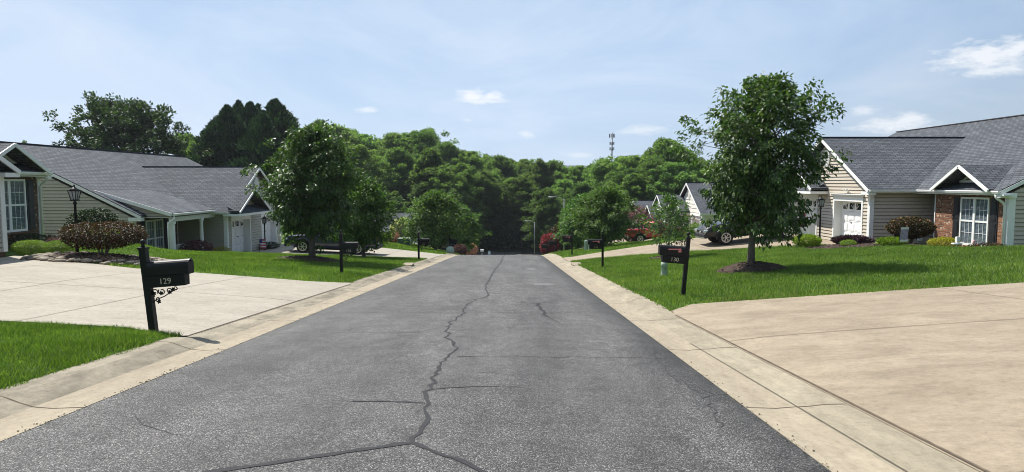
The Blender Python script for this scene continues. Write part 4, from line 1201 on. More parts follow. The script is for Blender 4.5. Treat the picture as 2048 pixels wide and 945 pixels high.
def mailbox(x, y, label, number=None, lean=0.0, d=1, flag=False, num_mat='number', dz=0.0, box_l=.58, scroll=True, z_box=.95, post_w=.1, two_rows=False):
    """d: direction of the box from the post (+1 towards +x)"""
    T = thing('mailbox', label, 'mailbox', (x, y, g(x, y) + dz), group='black post mailboxes along the kerbs')
    sh = math.tan(lean)
    def S(z): return z * sh
    p = MB()
    hw = post_w / 2
    for z0, z1 in ((-.3, 1.36),):
        p.face([(S(z0) - hw, -hw, z0), (S(z1) - hw, -hw, z1), (S(z1) + hw, -hw, z1), (S(z0) + hw, -hw, z0)])
        p.face([(S(z0) - hw, hw, z0), (S(z0) + hw, hw, z0), (S(z1) + hw, hw, z1), (S(z1) - hw, hw, z1)])
        p.face([(S(z0) - hw, -hw, z0), (S(z0) - hw, hw, z0), (S(z1) - hw, hw, z1), (S(z1) - hw, -hw, z1)])
        p.face([(S(z0) + hw, -hw, z0), (S(z1) + hw, -hw, z1), (S(z1) + hw, hw, z1), (S(z0) + hw, hw, z0)])
    p.build('post', M['black'], T)
    p = MB(); p.lathe([(hw + .012, 1.355), (hw + .012, 1.385)], (S(1.37), 0, 0), n=4, square=True)
    p.lathe([(.02, 1.385), (.035, 1.40), (.018, 1.42), (.038, 1.445), (.042, 1.465), (.030, 1.49), (.008, 1.505)], (S(1.4), 0, 0), n=12)
    p.build('finial', M['black'], T)
    # arched box
    xs0 = S(z_box) + d * (hw - .01); L = box_l
    w = .085; zb = z_box; zs = zb + .13
    prof = [(-w, zb), (-w, zs)] + [(-w * math.cos(t), zs + w * 1.05 * math.sin(t)) for t in np.linspace(.25, PI - .25, 9)] + [(w, zs), (w, zb)]
    tilt = lambda xx: (xx - xs0) * sh * -d * d
    b = MB(); b.prism([(xs0, q, z) for q, z in prof], (d * L, 0, -sh * L * d * .9))
    bx_ = b.build('box', M['black'], T, bevel=.004)
    b = MB(); e = d * L
    zoff = -sh * L * d * .9
    b.prism([(xs0 + e, q * 1.09, zb + (z - zb) * 1.05 - .008 + zoff) for q, z in prof], (d * .035, 0, 0)); b.build('door', M['black'], bx_, bevel=.003)
    b = MB(); b.box((xs0 + e + d * .045, 0, zs + .06 + zoff), (.02, .05, .02)); b.build('latch', M['black'], bx_)
    # paper box carrying the number
    b = MB()
    q0 = Vector((xs0, 0, zb - .175)); h = .165; ww = .078
    b.prism([(xs0, -ww, zb - .178), (xs0, -ww, zb - .008), (xs0 + d * (L - .03), -ww, zb - .008 + zoff), (xs0 + d * (L - .03), -ww, zb - .178 + zoff)], (0, 2 * ww, 0))
    pb = b.build('paper_box', M['black'], T, bevel=.003)
    if number:
        rows = [number]
        me = text_mesh(number, .125)
        me.materials.append(M[num_mat])
        o = link_mesh('number', me, T)
        o.location = (xs0 + d * L * .46, -ww - .003, zb - .093 + zoff * .46); o.rotation_euler = (PI / 2, math.atan2(sh * .9, 1), 0)
    if scroll:
        s_ = MB()
        def sp(cx, cz, r, a0, a1, n=12, k=0.0): return [(xs0 + d * (cx + r * (1 - k * i / n) * math.cos(a0 + (a1 - a0) * i / n)), 0, zb - .178 + cz + r * (1 - k * i / n) * math.sin(a0 + (a1 - a0) * i / n)) for i in range(n + 1)]
        s_.tube([(xs0 + d * .015, 0, zb - .42), (xs0 + d * .10, 0, zb - .36), (xs0 + d * .22, 0, zb - .31), (xs0 + d * .33, 0, zb - .235), (xs0 + d * .42, 0, zb - .195)], .008, n=6)
        for cx, cz, r, a0, a1, k in ((.07, -.07, .05, -.5, 5.2, .5), (.18, -.06, .055, 2.6, 8.4, .5), (.29, -.045, .042, -.6, 5.0, .5), (.12, -.19, .04, 1.2, 7.0, .5), (.385, -.012, .03, -1, 4, .4), (.03, -.14, .04, 0, 4.5, .4)):
            s_.tube(sp(cx, cz, r, a0, a1, 14, k), .0075, n=6)
        for cx, cz in ((.06, -.09), (.17, -.085), (.30, -.07), (.13, -.215), (.35, -.03)):
            s_.prism([(xs0 + d * (cx + .03 * math.cos(t) * (1.25 if i % 2 else .7)), -.006, zb - .178 + cz + .03 * math.sin(t) * (1.25 if i % 2 else .7)) for i, t in enumerate(np.linspace(0, 2 * PI, 10, endpoint=False))], (0, .012, 0))
        s_.build('scroll_bracket', M['black'], T)
    if flag:
        f_ = MB(); yy = -w - .006
        xa = xs0 + d * (L * .72); xb = xs0 + d * L * .24
        zf = zb + .125 + zoff * .5
        f_.bx(min(xa, xb), max(xa, xb) if False else max(xa, xb), yy - .006, yy, zf, zf + .028)
        xe = xb if d < 0 else xb
        f_.bx(xe - .045, xe + .02, yy - .007, yy - .001, zf - .055, zf + .03)
        f_.build('flag', M['flag_red'], bx_)
    return T
mailbox(-5.44, 10.2, 'black mailbox numbered 129 leaning on a square post beside the near left driveway', '129', lean=-.085, d=1, z_box=.95, box_l=.60, dz=-.07)
mailbox(-5.93, 23.5, 'black mailbox numbered 131 with scroll bracket on the left lawn before the dark vehicle', '131', d=1, box_l=.52, z_box=.88)
mailbox(3.88, 15.3, 'black mailbox numbered 130 with a faded red flag on the right lawn', '130', lean=.075, d=-1, flag=True, box_l=.56, scroll=False, z_box=.96, post_w=.085, dz=-.05)
mailbox(-5.1, 37.0, 'black mailbox with dull gold number at the edge of the white left driveway', '133', d=1, num_mat='number_dim', z_box=.95, box_l=.52)
mailbox(3.75, 28.0, 'black mailbox numbered 132 with red flag beside the right storm drain', '132', d=-1, flag=True, box_l=.55, z_box=.95, scroll=False, post_w=.085, num_mat='number_dim')
mailbox(3.72, 42.0, 'black mailbox on the grass strip between the two right driveways', None, d=-1, flag=True, box_l=.55, z_box=1.0, scroll=False, post_w=.085)
mailbox(-5.15, 56.0, 'black mailbox on the far left lawn beside the pale meter dome', None, d=1, box_l=.55)
mailbox(-5.0, 72.0, 'small far black mailbox under the last left street tree', None, d=1)
mailbox(-5.0, 88.0, 'farthest small black mailbox low on the left of the street', None, d=1)
mailbox(3.9, 60.0, 'small far black mailbox in front of the magenta bush', None, d=-1, scroll=False)
mailbox(3.75, 72.0, 'farthest small black mailbox low on the right beside the magenta bush', None, d=-1, scroll=False)

# ------------------------------------------------------------------ lamp posts in the gardens
def garden_lamp(x, y, label, h=2.4):
    T = thing('lamp_post', label, 'lamp post', (x, y, g(x, y)), group='black garden lamp posts')
    hl = h - .52
    p = MB(); p.lathe([(.055, -.3), (.055, .35), (.048, .38), (.042, .42), (.038, hl - .14), (.06, hl - .12), (.06, hl - .08), (.035, hl - .05), (.035, hl)], n=12); p.build('post', M['black'], T)
    L = thing('lantern', None, None, (0, 0, hl)); L.parent = T
    gl = MB(); gl.lathe([(.065, .02), (.12, .30)], n=4, square=True); gl.build('glass', M['lamp_glass'], L)
    fr = MB()
    for sx_ in (-1, 1):
        for sy_ in (-1, 1): fr.beam((sx_ * .075, sy_ * .075, 0), (sx_ * .135, sy_ * .135, .31), .022, .022)
    fr.lathe([(.10, -.02), (.10, .02)], n=4, square=True); fr.lathe([(.15, .30), (.15, .33)], n=4, square=True)
    for q in (0, 1):
        for sg in (-1, 1):
            a = (sg * .105, 0, .16) if q == 0 else (0, sg * .105, .16)
            fr.beam((a[0] * .71, a[1] * .71, .01), (a[0] * 1.27, a[1] * 1.27, .31), .012, .012)
    fr.build('cage', M['black'], L)
    cp = MB(); cp.lathe([(.15, .33), (.11, .37), (.05, .43), (.03, .44), (.02, .46), (.03, .48), (.01, .52)], n=12); cp.build('cap', M['black'], L)
    return T
garden_lamp(-14.45, 22.5, 'black garden lamp post standing in the russet shrub of the stone edged bed', 2.42)
garden_lamp(-16.15, 44.3, 'black garden lamp post between the two left garage doors', 2.3)
garden_lamp(14.75, 32.5, 'black garden lamp post beside the yellow shrub before the right garage', 2.35)

# ------------------------------------------------------------------ street lights
def street_light(x, y, h, label, d=-1, arm=1.1, base=None):
    zb = g(x, y) if base is None else base
    T = thing('street_light', label, 'street light', (x, y, zb), group='grey street lights')
    p = MB(); p.tube([(0, 0, -.4), (0, 0, h * .5), (0, 0, h)], [.085, .07, .055], n=10); p.build('pole', M['galv'], T)
    a = MB(); a.tube([(0, 0, h - .12), (d * arm * .3, 0, h + .10), (d * arm * .7, 0, h + .22), (d * arm, 0, h + .25)], .03, n=8); a.build('arm', M['galv'], T)
    hd = MB(); hd.blob((d * (arm + .30), 0, h + .25), (.38, .14, .085), n=14, m=8); hd.build('lamp_head', M['galv'], T)
    hd = MB(); hd.blob((d * (arm + .34), 0, h + .20), (.20, .10, .08), n=12, m=6); hd.build('lens', M['lamp_glass'], T)
street_light(5.75, 75, 5.9, 'nearer tall grey street light rising among the trees on the right')
street_light(3.65, 110, 5.85, 'farther grey street light beyond the crest at the foot of the street', arm=.9)

# ------------------------------------------------------------------ storm drains in the kerb
for (x, y, d, lab) in ((XL + .12, 31.0, 1, 'dark storm drain inlet in the left kerb by the corner of the lawn'), (XR - .10, 31.3, -1, 'dark storm drain inlet in the right kerb before the pickup driveway')):
    T = thing('storm_drain', lab, 'storm drain', (x, y, float(road_z(y))), group='kerb inlets')
    b = MB(); b.bx(-.14, .14, -.50, .42, .0, .135); b.build('inlet', M['dark_hole'], T)  # solid box, its black painted in for the shaded opening
    b = MB(); b.bx(-.26, .18, -.46, .55, .135, .165) if d > 0 else b.bx(-.18, .26, -.46, .55, .135, .165); b.bx(-.16, .14, .425, .60, .0, .134); b.split('hood', M['curb'], T)

# ------------------------------------------------------------------ utility pieces
def pedestal(x, y, r, h, label):
    T = thing('utility_pedestal', label, 'pedestal', (x, y, g(x, y)))
    b = MB(); b.lathe([(r * 1.05, -.1), (r * 1.05, .05), (r, .07), (r, h * .72), (r * 1.04, h * .73), (r * 1.04, h - .05), (r * .85, h), (r * .3, h + .015)], n=18); b.build('housing', M['pale_green'], T)
    b = MB(); b.bx(-.02, .02, -r * 1.06 - .012, -r * 1.0, h * .5, h * .62); b.build('hasp', M['galv'], T)
pedestal(4.80, 21.3, .105, .44, 'pale green utility pedestal on the grass behind the mailbox numbered 130')
pedestal(5.25, 48.0, .14, .72, 'taller pale green pedestal on the grass beside the mailbox numbered 132')
pedestal(5.45, 47.6, .11, .42, 'short pale pedestal beside the taller green one on the right verge')
def transformer(x, y):
    T = thing('transformer_box', 'dull green transformer box on the far left lawn beside the cream shrub', 'utility box', (x, y, g(x, y)))
    b = MB(); b.bx(-.48, .48, -.4, .4, -.2, .55); b.build('housing', M['green_box'], T, bevel=.02)
    b = MB(); b.box((0, 0, .58), (1.04, .88, .06)); b.build('lid', M['pale_green'], T, bevel=.01)
    b = MB(); b.bx(-.01, .01, -.41, -.40, .0, .52); b.bx(.1, .2, -.425, -.40, .25, .31); b.build('door_seam', M['plastic_black'], T)
transformer(-9.2, 58)
b = MB(); b.tube([(0, 0, -.2), (0, 0, .62), (0, 0, .66)], [.06, .06, .045], n=10); b.box((0, -.062, .45), (.07, .01, .14))
tag(b.build('marker_post', M['pale_green'], None, loc=(-8.55, 57.4, g(-8.55, 57.4))), 'thin pale green marker post at the corner of the transformer box', 'marker post')
b = MB(); b.lathe([(.34, -.1), (.34, .26), (.32, .30), (.30, .40), (.22, .50), (.08, .56)], n=18)
tag(b.build('meter_cover', M['pale_green'], None, loc=(-4.98, 54.5, g(-4.98, 54.5) + .02)), 'pale green domed meter cover at the foot of a far left mailbox', 'meter cover')
T = thing('sign_post', 'pale blue marker sign past the crest at the foot of the street', 'sign', (-3.7, 110, g(-4.9, 110)))
b = MB(); b.tube([(0, 0, -.3), (0, 0, 1.2)], .05, n=8); b.build('post', M['galv'], T)
b = MB(); b.bx(-.22, .22, -.05, -.02, .5, 1.25); b.build('panel', M['sky_blue'], T); b = MB(); b.bx(-.13, .13, -.06, -.051, .75, 1.1); b.build('stripe', M['white'], T)
T = thing('mailbox', 'small white mailbox low past the crest on the left', 'mailbox', (-4.6, 104, g(-5.0, 104)))
b = MB(); b.tube([(0, 0, -.3), (0, 0, 1.0)], .05, n=8); b.build('post', M['wood_white'], T)
b = MB(); b.prism([(-.26, q, z) for q, z in [(-.14, 1.0), (-.14, 1.2)] + [(-.14 * math.cos(t), 1.2 + .14 * math.sin(t)) for t in np.linspace(.3, PI - .3, 7)] + [(.14, 1.2), (.14, 1.0)]], (.52, 0, 0)); b.build('box', M['white'], T)
# cell tower far beyond the wood
T = thing('cell_tower', 'grey cell phone tower with three tiers of antennas above the distant trees', 'tower', (44.5, 305, -6))
p = MB(); p.tube([(0, 0, -2), (0, 0, 12), (0, 0, 30)], [.6, .42, .28], n=10); p.build('mast', M['galv'], T)
for k, (z, r) in enumerate(((28.6, 1.3), (25.2, 1.0), (22.8, 1.0))):
    pl = MB()
    for i in range(3):
        a0 = 2 * PI * i / 3 + .3; a1 = a0 + 2 * PI / 3
        pl.tube([(r * math.cos(a0), r * math.sin(a0), z), (r * math.cos(a1), r * math.sin(a1), z)], .07, n=6)
        pl.tube([(0, 0, z), (r * math.cos(a0), r * math.sin(a0), z)], .10, n=6)
    pf = pl.build('platform', M['galv'], T)
    an = MB()
    for i in range(9):
        a0 = 2 * PI * i / 9 + .3
        an.box((r * .95 * math.cos(a0), r * .95 * math.sin(a0), z + .1), (.22, .22, 1.7 if k == 0 else 1.3))
    an.build('antennas', M['galv'], pf)

# ------------------------------------------------------------------ yard flags and ornaments
def yard_flag(x, y, label, kind, h=.95, rz=0.0):
    T = thing('yard_flag', label, 'flag', (x, y, g(x, y)), rz)
    p = MB(); p.tube([(0, 0, -.2), (0, 0, h), (.02, 0, h + .02), (.44, 0, h + .02)], .008, n=6); p.build('stake', M['black'], T)
    c = MB(); n = 7
    for i in range(n):
        for j in range(7):
            x0_, x1_ = .03 + .40 * i / n, .03 + .40 * (i + 1) / n
            z0_, z1_ = h - .58 + .58 * j / 7, h - .58 + .58 * (j + 1) / 7
            w_ = lambda xx, zz: .03 * math.sin(xx * 14 + zz * 5)
            mi = 0
            if kind == 'stripes': mi = 2 if (j >= 4 and i < 3) else (j % 2)
            elif kind == 'print': mi = 0 if (1 <= j <= 5) else 1
            c.face([(x0_, w_(x0_, z0_), z0_), (x1_, w_(x1_, z0_), z0_), (x1_, w_(x1_, z1_), z1_), (x0_, w_(x0_, z1_), z1_)], mi)
    c.build('cloth', [M['cloth_red'], M['cloth_white'], M['cloth_blue']] if kind == 'stripes' else [M['cloth_lilac'], M['cloth_white']], T)
yard_flag(-15.9, 42.6, 'small red, white and blue striped garden flag near the left garage doors', 'stripes', .85)
yard_flag(15.55, 27.2, 'tilted lilac print garden flag in front of the round right shrub', 'print', .78, .25)
T = thing('bird_feeder', 'small white garden ornament on a post before the yellow shrub and window', 'ornament', (17.2, 26.2, g(17.2, 26.2)))
b = MB(); b.tube([(0, 0, -.1), (0, 0, .32)], .03, n=8); b.build('post', M['white'], T)
b = MB(); b.box((0, 0, .24), (.34, .2, .06)); b.box((.02, 0, .40), (.12, .12, .22)); b.build('tray', M['white'], T, bevel=.02)
T = thing('garden_ornament', 'small pink bird ornament under the right house window', 'ornament', (18.2, 26.5, g(18.2, 26.5)))
b = MB(); b.blob((0, 0, .30), (.13, .08, .10), n=12, m=8); b.tube([(-.1, 0, .33), (-.17, 0, .43), (-.15, 0, .52), (-.10, 0, .54)], [.035, .025, .025, .03], n=8); b.build('body', M['pink'], T)
b = MB(); b.tube([(0, .03, .22), (0, .03, -.05)], .008, n=6); b.tube([(0, -.03, .22), (0, -.03, -.05)], .008, n=6); b.build('leg', M['black'], T)

# ------------------------------------------------------------------ stones round the left bed
st = []
rg = random.Random(21)
for k in range(6):
    mb_ = MB(); mb_.blob((0, 0, 0), (.19 + .02 * k, .13 + .012 * (k % 3), .075), n=9, m=6, jit=.16, seed=k); st.append(mb_.mesh('stone', M['stone']))
for k in range(120):
    a = 2 * PI * k / 120 * 1.0 + rg.uniform(-.03, .03)
    row = rg.choice((-.45, -.3, -.15, 0, .12, .24)) if math.sin(a) < .3 else rg.choice((-.12, 0, .12))
    x = -13.3 + (2.15 + row * 1.3) * math.cos(a); y = 22.0 + (1.38 + row) * math.sin(a)
    o = link_mesh('stone', st[k % 6], None, (x, y, g(x, y) + .06 + (.03 if row < .05 else 0)), rg.uniform(0, 6.28))
    s_ = rg.uniform(.38, .85); o.scale = (s_, s_, s_ * rg.uniform(.8, 1.3))
    tag(o, 'tan and grey field stone laid loosely in the border round the left mulch bed', 'stone', 'field stones edging the left mulch bed')

# ------------------------------------------------------------------ vehicles
def loft(mb, secs, mi=0):
    rings = [[mb.vert(p) for p in s] for s in secs]
    n = len(rings[0])
    for A, B in zip(rings[:-1], rings[1:]):
        for k in range(n):
            k2 = (k + 1) % n
            mb.f.append([A[k], B[k], B[k2], A[k2]]); mb.m.append(mi); mb.sm.append(True)
    mb.f.append(rings[0][:]); mb.m.append(mi); mb.sm.append(False)
    mb.f.append(rings[-1][::-1]); mb.m.append(mi); mb.sm.append(False)

def vehicle(kind, loc, rz, label, paint, tilt=0.0, rim_style='alloy', group=None):
    T = thing('pickup_truck' if kind == 'pickup' else ('sport_utility_vehicle' if kind == 'suv' else 'car'), label, 'pickup' if kind == 'pickup' else 'car', loc, rz, group)
    T.rotation_euler = (0, tilt, rz)
    if kind == 'pickup':
        Lf, Lr, wb, r, W = 2.72, -2.78, 3.40, .395, .93
        tops = [(-2.78, 1.20), (-2.70, 1.26), (-1.12, 1.26), (-.95, 1.24), (.95, 1.20), (1.25, 1.19), (1.6, 1.17), (2.35, 1.10), (2.60, 1.00), (2.72, .86)]
        zb0 = .47; xw = (-1.72, 1.68); cab = (-1.02, 1.42, -.82, .50, 1.86)
    elif kind == 'suv':
        Lf, Lr, wb, r, W = 2.75, -2.75, 3.3, .39, .97
        tops = [(-2.75, 1.02), (-2.68, 1.20), (-1.2, 1.20), (0, 1.19), (1.1, 1.17), (1.4, 1.16), (2.3, 1.07), (2.6, .98), (2.75, .82)]
        zb0 = .36; xw = (-1.62, 1.68); cab = (-2.66, 1.55, -2.25, .60, 1.88)
    else:
        Lf, Lr, wb, r, W = 2.3, -2.3, 2.75, .32, .88
        tops = [(-2.3, .80), (-2.2, .93), (-1.6, .98), (0, .95), (1.0, .93), (2.0, .80), (2.3, .62)]
        zb0 = .26; xw = (-1.35, 1.40); cab = (-1.75, 1.15, -1.05, .30, 1.42)
    secs = []
    for x, zt in tops:
        e = 1.0
        if x > Lf - .5: e = 1 - .14 * ((x - (Lf - .5)) / .5) ** 2
        if x < Lr + .3: e = 1 - .06 * ((Lr + .3 - x) / .3) ** 2
        zb = zb0 + (.10 if x > Lf - .2 or x < Lr + .15 else 0)
        zm = zb + (zt - zb) * .55
        w = W * e
        secs.append([(x, -w * .90, zb), (x, -w * .99, zb + .12), (x, -w, zm), (x, -w * .975, zt - .07), (x, -w * .90, zt), (x, 0, zt + .02), (x, w * .90, zt), (x, w * .975, zt - .07), (x, w, zm), (x, w * .99, zb + .12), (x, w * .90, zb)])
    b = MB(); loft(b, secs); body = b.build('body', M[paint], T, sharp=35)
    # cab
    cx0, cx1, rx0, rx1, zr = cab
    zc = 1.17 if kind != 'car' else .90
    Wc = W * .93; Wt = W * .76
    def side(t, x_a, x_b, y_s):  # point on the side plane at height fraction t between base x_a and roof x_b
        return (x_a + (x_b - x_a) * t, y_s * (Wc + (Wt - Wc) * t), zc + (zr - zc) * t)
    c = MB()
    loft(c, [[(x0_, y0_, zc) for x0_, y0_ in ((cx0, -Wc), (cx1, -Wc), (cx1, Wc), (cx0, Wc))],
             [(rx0, -Wt - .02, zr - .07), (rx1, -Wt - .02, zr - .07), (rx1, Wt + .02, zr - .07), (rx0, Wt + .02, zr - .07)],
             [(rx0 + .10, -Wt * .86, zr), (rx1 - .14, -Wt * .86, zr), (rx1 - .14, Wt * .86, zr), (rx0 + .10, Wt * .86, zr)]])
    cb = c.build('cab', M[paint], T, sharp=50)
    # windows
    t0, t1 = .08, .82
    nwin = 3 if kind == 'suv' else 2
    def xat(f_, t):  # f_ 0..1 along the side from rear to front
        a = cx0 + (rx0 - cx0) * t; bb = cx1 + (rx1 - cx1) * t
        return a + (bb - a) * f_
    spans = {2: ((.10, .46), (.50, .90)), 3: ((.05, .30), (.33, .60), (.63, .92))}[nwin]
    for sg in (-1, 1):
        for f0, f1 in spans:
            w = MB(); off = .012 * sg
            q = []
            for f_, t in ((f0, t0), (f1, t0), (f1, t1), (f0, t1)):
                ys_ = sg * (Wc + (Wt + .02 - Wc) * t * (zr - zc) / (zr - .07 - zc))
                q.append((xat(f_, t), ys_ + off, zc + (zr - zc) * t))
            w.prism(q, (0, -.01 * sg, 0)); w.build('side_window', M['car_glass'], cb)
    def endglass(xb, xt, nm, sg):
        q = []
        for t, sy in ((t0, -1), (t0, 1), (t1, 1), (t1, -1)):
            ww = (Wc + (Wt - Wc) * t) * .86
            q.append((xb + (xt - xb) * t * (zr - zc) / (zr - .07 - zc) + sg * .012, sy * ww, zc + (zr - zc) * t))
        w = MB(); w.prism(q, (-.01 * sg, 0, 0)); w.build(nm, M['car_glass'], cb)
    endglass(cx1, rx1, 'windshield', 1); endglass(cx0, rx0, 'rear_window', -1)
    # wheels
    for wx in xw:
        for sg in (-1, 1):
            wt = thing('wheel', None, None, (wx, sg * (W - .13), r)); wt.parent = T
            ty = MB(); ty.lathe([(r * .62, -.12), (r * .93, -.125), (r, -.09), (r, .09), (r * .93, .125), (r * .62, .12)], n=28, axis='y'); ty.build('tyre', M['tyre'], wt)
            rm = MB(); yo = sg * .118
            rm.lathe([(r * .60, yo - .02), (r * .66, yo + sg * .008)] if sg > 0 else [(r * .66, yo - .008), (r * .60, yo + .02)], n=24, axis='y')
            rim = rm.build('rim', M['plastic_black'], wt)
            sp_ = MB()
            ns = 6
            for k in range(ns):
                a = 2 * PI * k / ns
                for da in (-.16, .16):
                    sp_.beam((.05 * math.cos(a), yo + sg * .014, .05 * math.sin(a)), (r * .61 * math.cos(a + da), yo + sg * .014, r * .61 * math.sin(a + da)), .05, .02)
            for k in range(24):
                a, a2 = 2 * PI * k / 24, 2 * PI * (k + 1) / 24
                sp_.beam((r * .62 * math.cos(a), yo + sg * .012, r * .62 * math.sin(a)), (r * .62 * math.cos(a2), yo + sg * .012, r * .62 * math.sin(a2)), .025, .05)
            sp_.lathe([(.07, yo - .03), (.07, yo + .03)], n=12, axis='y')
            sp_.build('spokes', M['alloy'], wt)
            # flush dark half disc painting in the wheel well's shade, and flare
            ar_ = MB(); R_ = r + .10
            pts = [(wx + R_ * math.cos(t), sg * (W + .004), r + R_ * math.sin(t)) for t in np.linspace(-.1, PI + .1, 16)]
            ar_.prism(pts, (0, -sg * .25, 0)); ar_.build('wheel_arch', M['dark_hole'], body)
            fl = MB(); fl.tube([(wx + (R_ + .02) * math.cos(t), sg * (W + .0), r + (R_ + .02) * math.sin(t)) for t in np.linspace(-.15, PI + .15, 14)], .045, n=6)
            fl.build('fender_flare', M['plastic_black'] if kind == 'pickup' else M[paint], body)
    # front
    zf = secs[-1][4][2]
    b = MB(); b.bx(Lf - .06, Lf + .03, -.46, .46, zf - .22, zf - .02); gr_ = b.build('grille', M['plastic_black'], T, bevel=.02)
    b = MB()
    for z_ in (zf - .235, zf - .005): b.bx(Lf - .02, Lf + .045, -.50, .50, z_ - .02, z_ + .02)
    for sg in (-1, 1): b.bx(Lf - .02, Lf + .045, sg * .48 - .02, sg * .48 + .02, zf - .235, zf - .005)
    b.tube([(Lf + .04, .11 * math.cos(t), zf - .12 + .07 * math.sin(t)) for t in np.linspace(0, 2 * PI, 14)], .014, n=6, caps=False)
    b.tube([(Lf + .04, .05 * math.cos(t), zf - .10 + .03 * math.sin(t)) for t in np.linspace(0, 2 * PI, 14)], .010, n=6, caps=False)
    b.build('grille_surround', M['chrome'], gr_)
    for sg in (-1, 1):
        b = MB(); b.box((Lf - .10, sg * (W * .84 - .13), zf - .05), (.26, .34, .17), M=Matrix.Rotation(-sg * .42, 3, 'Z')); b.build('headlight', M['lens'], T, bevel=.03)
        b = MB(); b.box((Lr + .04, sg * (W * .90 - .06), (zb0 + tops[1][1]) / 2 + .20), (.14, .16, .36)); b.build('tail_light', M['tail'], T, bevel=.02)
        mx = xat(.94, .1)
        b = MB(); b.box((mx - .05, sg * (Wc + .20), zc + .12), (.14, .22, .18)); b.beam((mx - .05, sg * Wc * .97, zc + .06), (mx - .05, sg * (Wc + .12), zc + .08), .05, .04); b.build('mirror', M['plastic_black'], T, bevel=.03)
        for f_ in ((.42, .80) if nwin == 2 else (.33, .66)):
            b = MB(); b.bx(xat(f_, 0) - .09, xat(f_, 0) + .09, sg * W - .01, sg * W + .03, zc - .20, zc - .165); b.build('door_handle', M['chrome'] if kind != 'car' else M[paint], body)
        # door seams
        b = MB()
        for f_ in ((.10, .48, .92) if nwin == 2 else (.30, .60, .93)):
            xx = xat(f_, 0); b.bx(xx - .006, xx + .006, sg * (W * .995) - .006, sg * (W * .995) + .006, zb0 + .10, zc - .08)
        b.build('door_seam', M['dark_hole'], body)
    b = MB(); b.bx(Lf - .22, Lf + .10, -W * .86, W * .86, zb0 - .02, zb0 + .22); b.build('front_bumper', M['plastic_black'] if kind == 'pickup' else M[paint], T, bevel=.05)
    if kind == 'pickup':
        b = MB(); b.bx(Lf - .10, Lf + .12, -W * .70, W * .70, zb0 - .06, zb0 + .03); b.build('skid_plate', M['chrome'], T, bevel=.02)
    b = MB(); b.bx(Lr - .10, Lr + .14, -W * .93, W * .93, zb0 + .02, zb0 + .20); b.build('rear_bumper', M['chrome'] if paint == 'red_paint' else M['plastic_black'], T, bevel=.04)
    b = MB(); b.bx(Lr - .012, Lr - .004, -.17, .17, zb0 + .30, zb0 + .40); b.build('number_plate', M['white'], T)
    b = MB(); b.bx(-wb / 2 + .3, wb / 2 - .3, -W * .8, W * .8, zb0 - .12, zb0 + .05); b.build('underbody', M['dark_hole'], T)
    if kind == 'pickup':
        b = MB(); b.bx(-2.62, -1.16, -W * .80, W * .80, 1.262, 1.275); b.build('bed_cover', M['plastic_black'], T)
        if paint == 'grey_paint':   # badge on the bed side, two thin strokes
            for sg in (-1, 1):
                b = MB(); b.bx(-2.55, -2.25, sg * W * .985 - .008, sg * W * .985 + .008, 1.08, 1.105); b.bx(-2.52, -2.30, sg * W * .985 - .008, sg * W * .985 + .008, 1.03, 1.05); b.build('badge', M['chrome'], body)
    if kind == 'suv':
        for sg in (-1, 1):
            b = MB(); b.tube([(rx0 + .3, sg * Wt * .9, zr - .01), (rx0 + .4, sg * Wt * .9, zr + .05), (rx1 - .5, sg * Wt * .9, zr + .05), (rx1 - .4, sg * Wt * .9, zr - .01)], .02, n=6); b.build('roof_rail', M['plastic_black'], cb)
    return T
def on_slope(x, y, rz, half=1.7):
    """height and pitch so both axles stand on the ground"""
    dx, dy = math.cos(rz), math.sin(rz)
    zf_, zr_ = g(x + dx * half, y + dy * half), g(x - dx * half, y - dy * half)
    return (x, y, (zf_ + zr_) / 2 + .028), -math.atan2(zf_ - zr_, 2 * half)
loc, tl = on_slope(13.1, 37.3, PI + .07); vehicle('pickup', loc, PI + .07, 'dark grey pickup with black alloy wheels parked behind the big right lawn tree', 'grey_paint', tl)
loc, tl = on_slope(-11.0, 41.9, PI); vehicle('suv', loc, PI, 'dark navy sport utility vehicle parked behind the big left lawn tree', 'navy_paint', tl)
loc, tl = on_slope(13.2, 61.9, 0.06); vehicle('pickup', loc, .06, 'red pickup with a chrome bumper parked on the second right driveway', 'red_paint', tl)
loc, tl = on_slope(-7.4, 71.5, PI); vehicle('car', loc, PI, 'dark car half hidden under the far left street trees', 'maroon_paint', tl)
# ------------------------------------------------------------------ foliage
def norm(a): return a / np.maximum(1e-9, np.linalg.norm(a, axis=-1, keepdims=True))
def leaf_quads(c, d, nrm, L, W, fold=.15):
    """kite shaped folded leaves; c base points, d directions, nrm approximate normals"""
    d = norm(d); s = norm(np.cross(d, nrm)); n2 = np.cross(s, d)
    L = L[:, None]; W = W[:, None] / 2
    base = c; tip = c + d * L - n2 * L * .10
    m = c + d * L * .42
    l = m + s * W + n2 * W * fold * 2; r = m - s * W + n2 * W * fold * 2
    V = np.stack([base, r, tip, l], 1).reshape(-1, 3)
    F = np.arange(len(c) * 4).reshape(-1, 4)
    return V, F

def crown_leaves(rng, cl, cs, n_per, L, W, droop, centre, outw=.8, flat=.7):
    K = len(cl)
    idx = np.repeat(np.arange(K), n_per)
    off = rng.normal(0, 1, (len(idx), 3)); off *= (rng.random((len(idx), 1)) ** .35) / np.maximum(.4, np.linalg.norm(off, axis=1, keepdims=True))
    off[:, 2] *= flat
    P = cl[idx] + off * cs[idx][:, None]
    out = norm(P - centre)
    d = norm(out * outw + rng.normal(0, .55, P.shape) + np.array([0, 0, -droop]))
    nr = norm(rng.normal(0, .55, P.shape) + np.array([0, 0, 1.0]) + out * .3)
    n = len(P)
    return leaf_quads(P, d, nr, L * rng.uniform(.65, 1.25, n), W * rng.uniform(.7, 1.2, n))

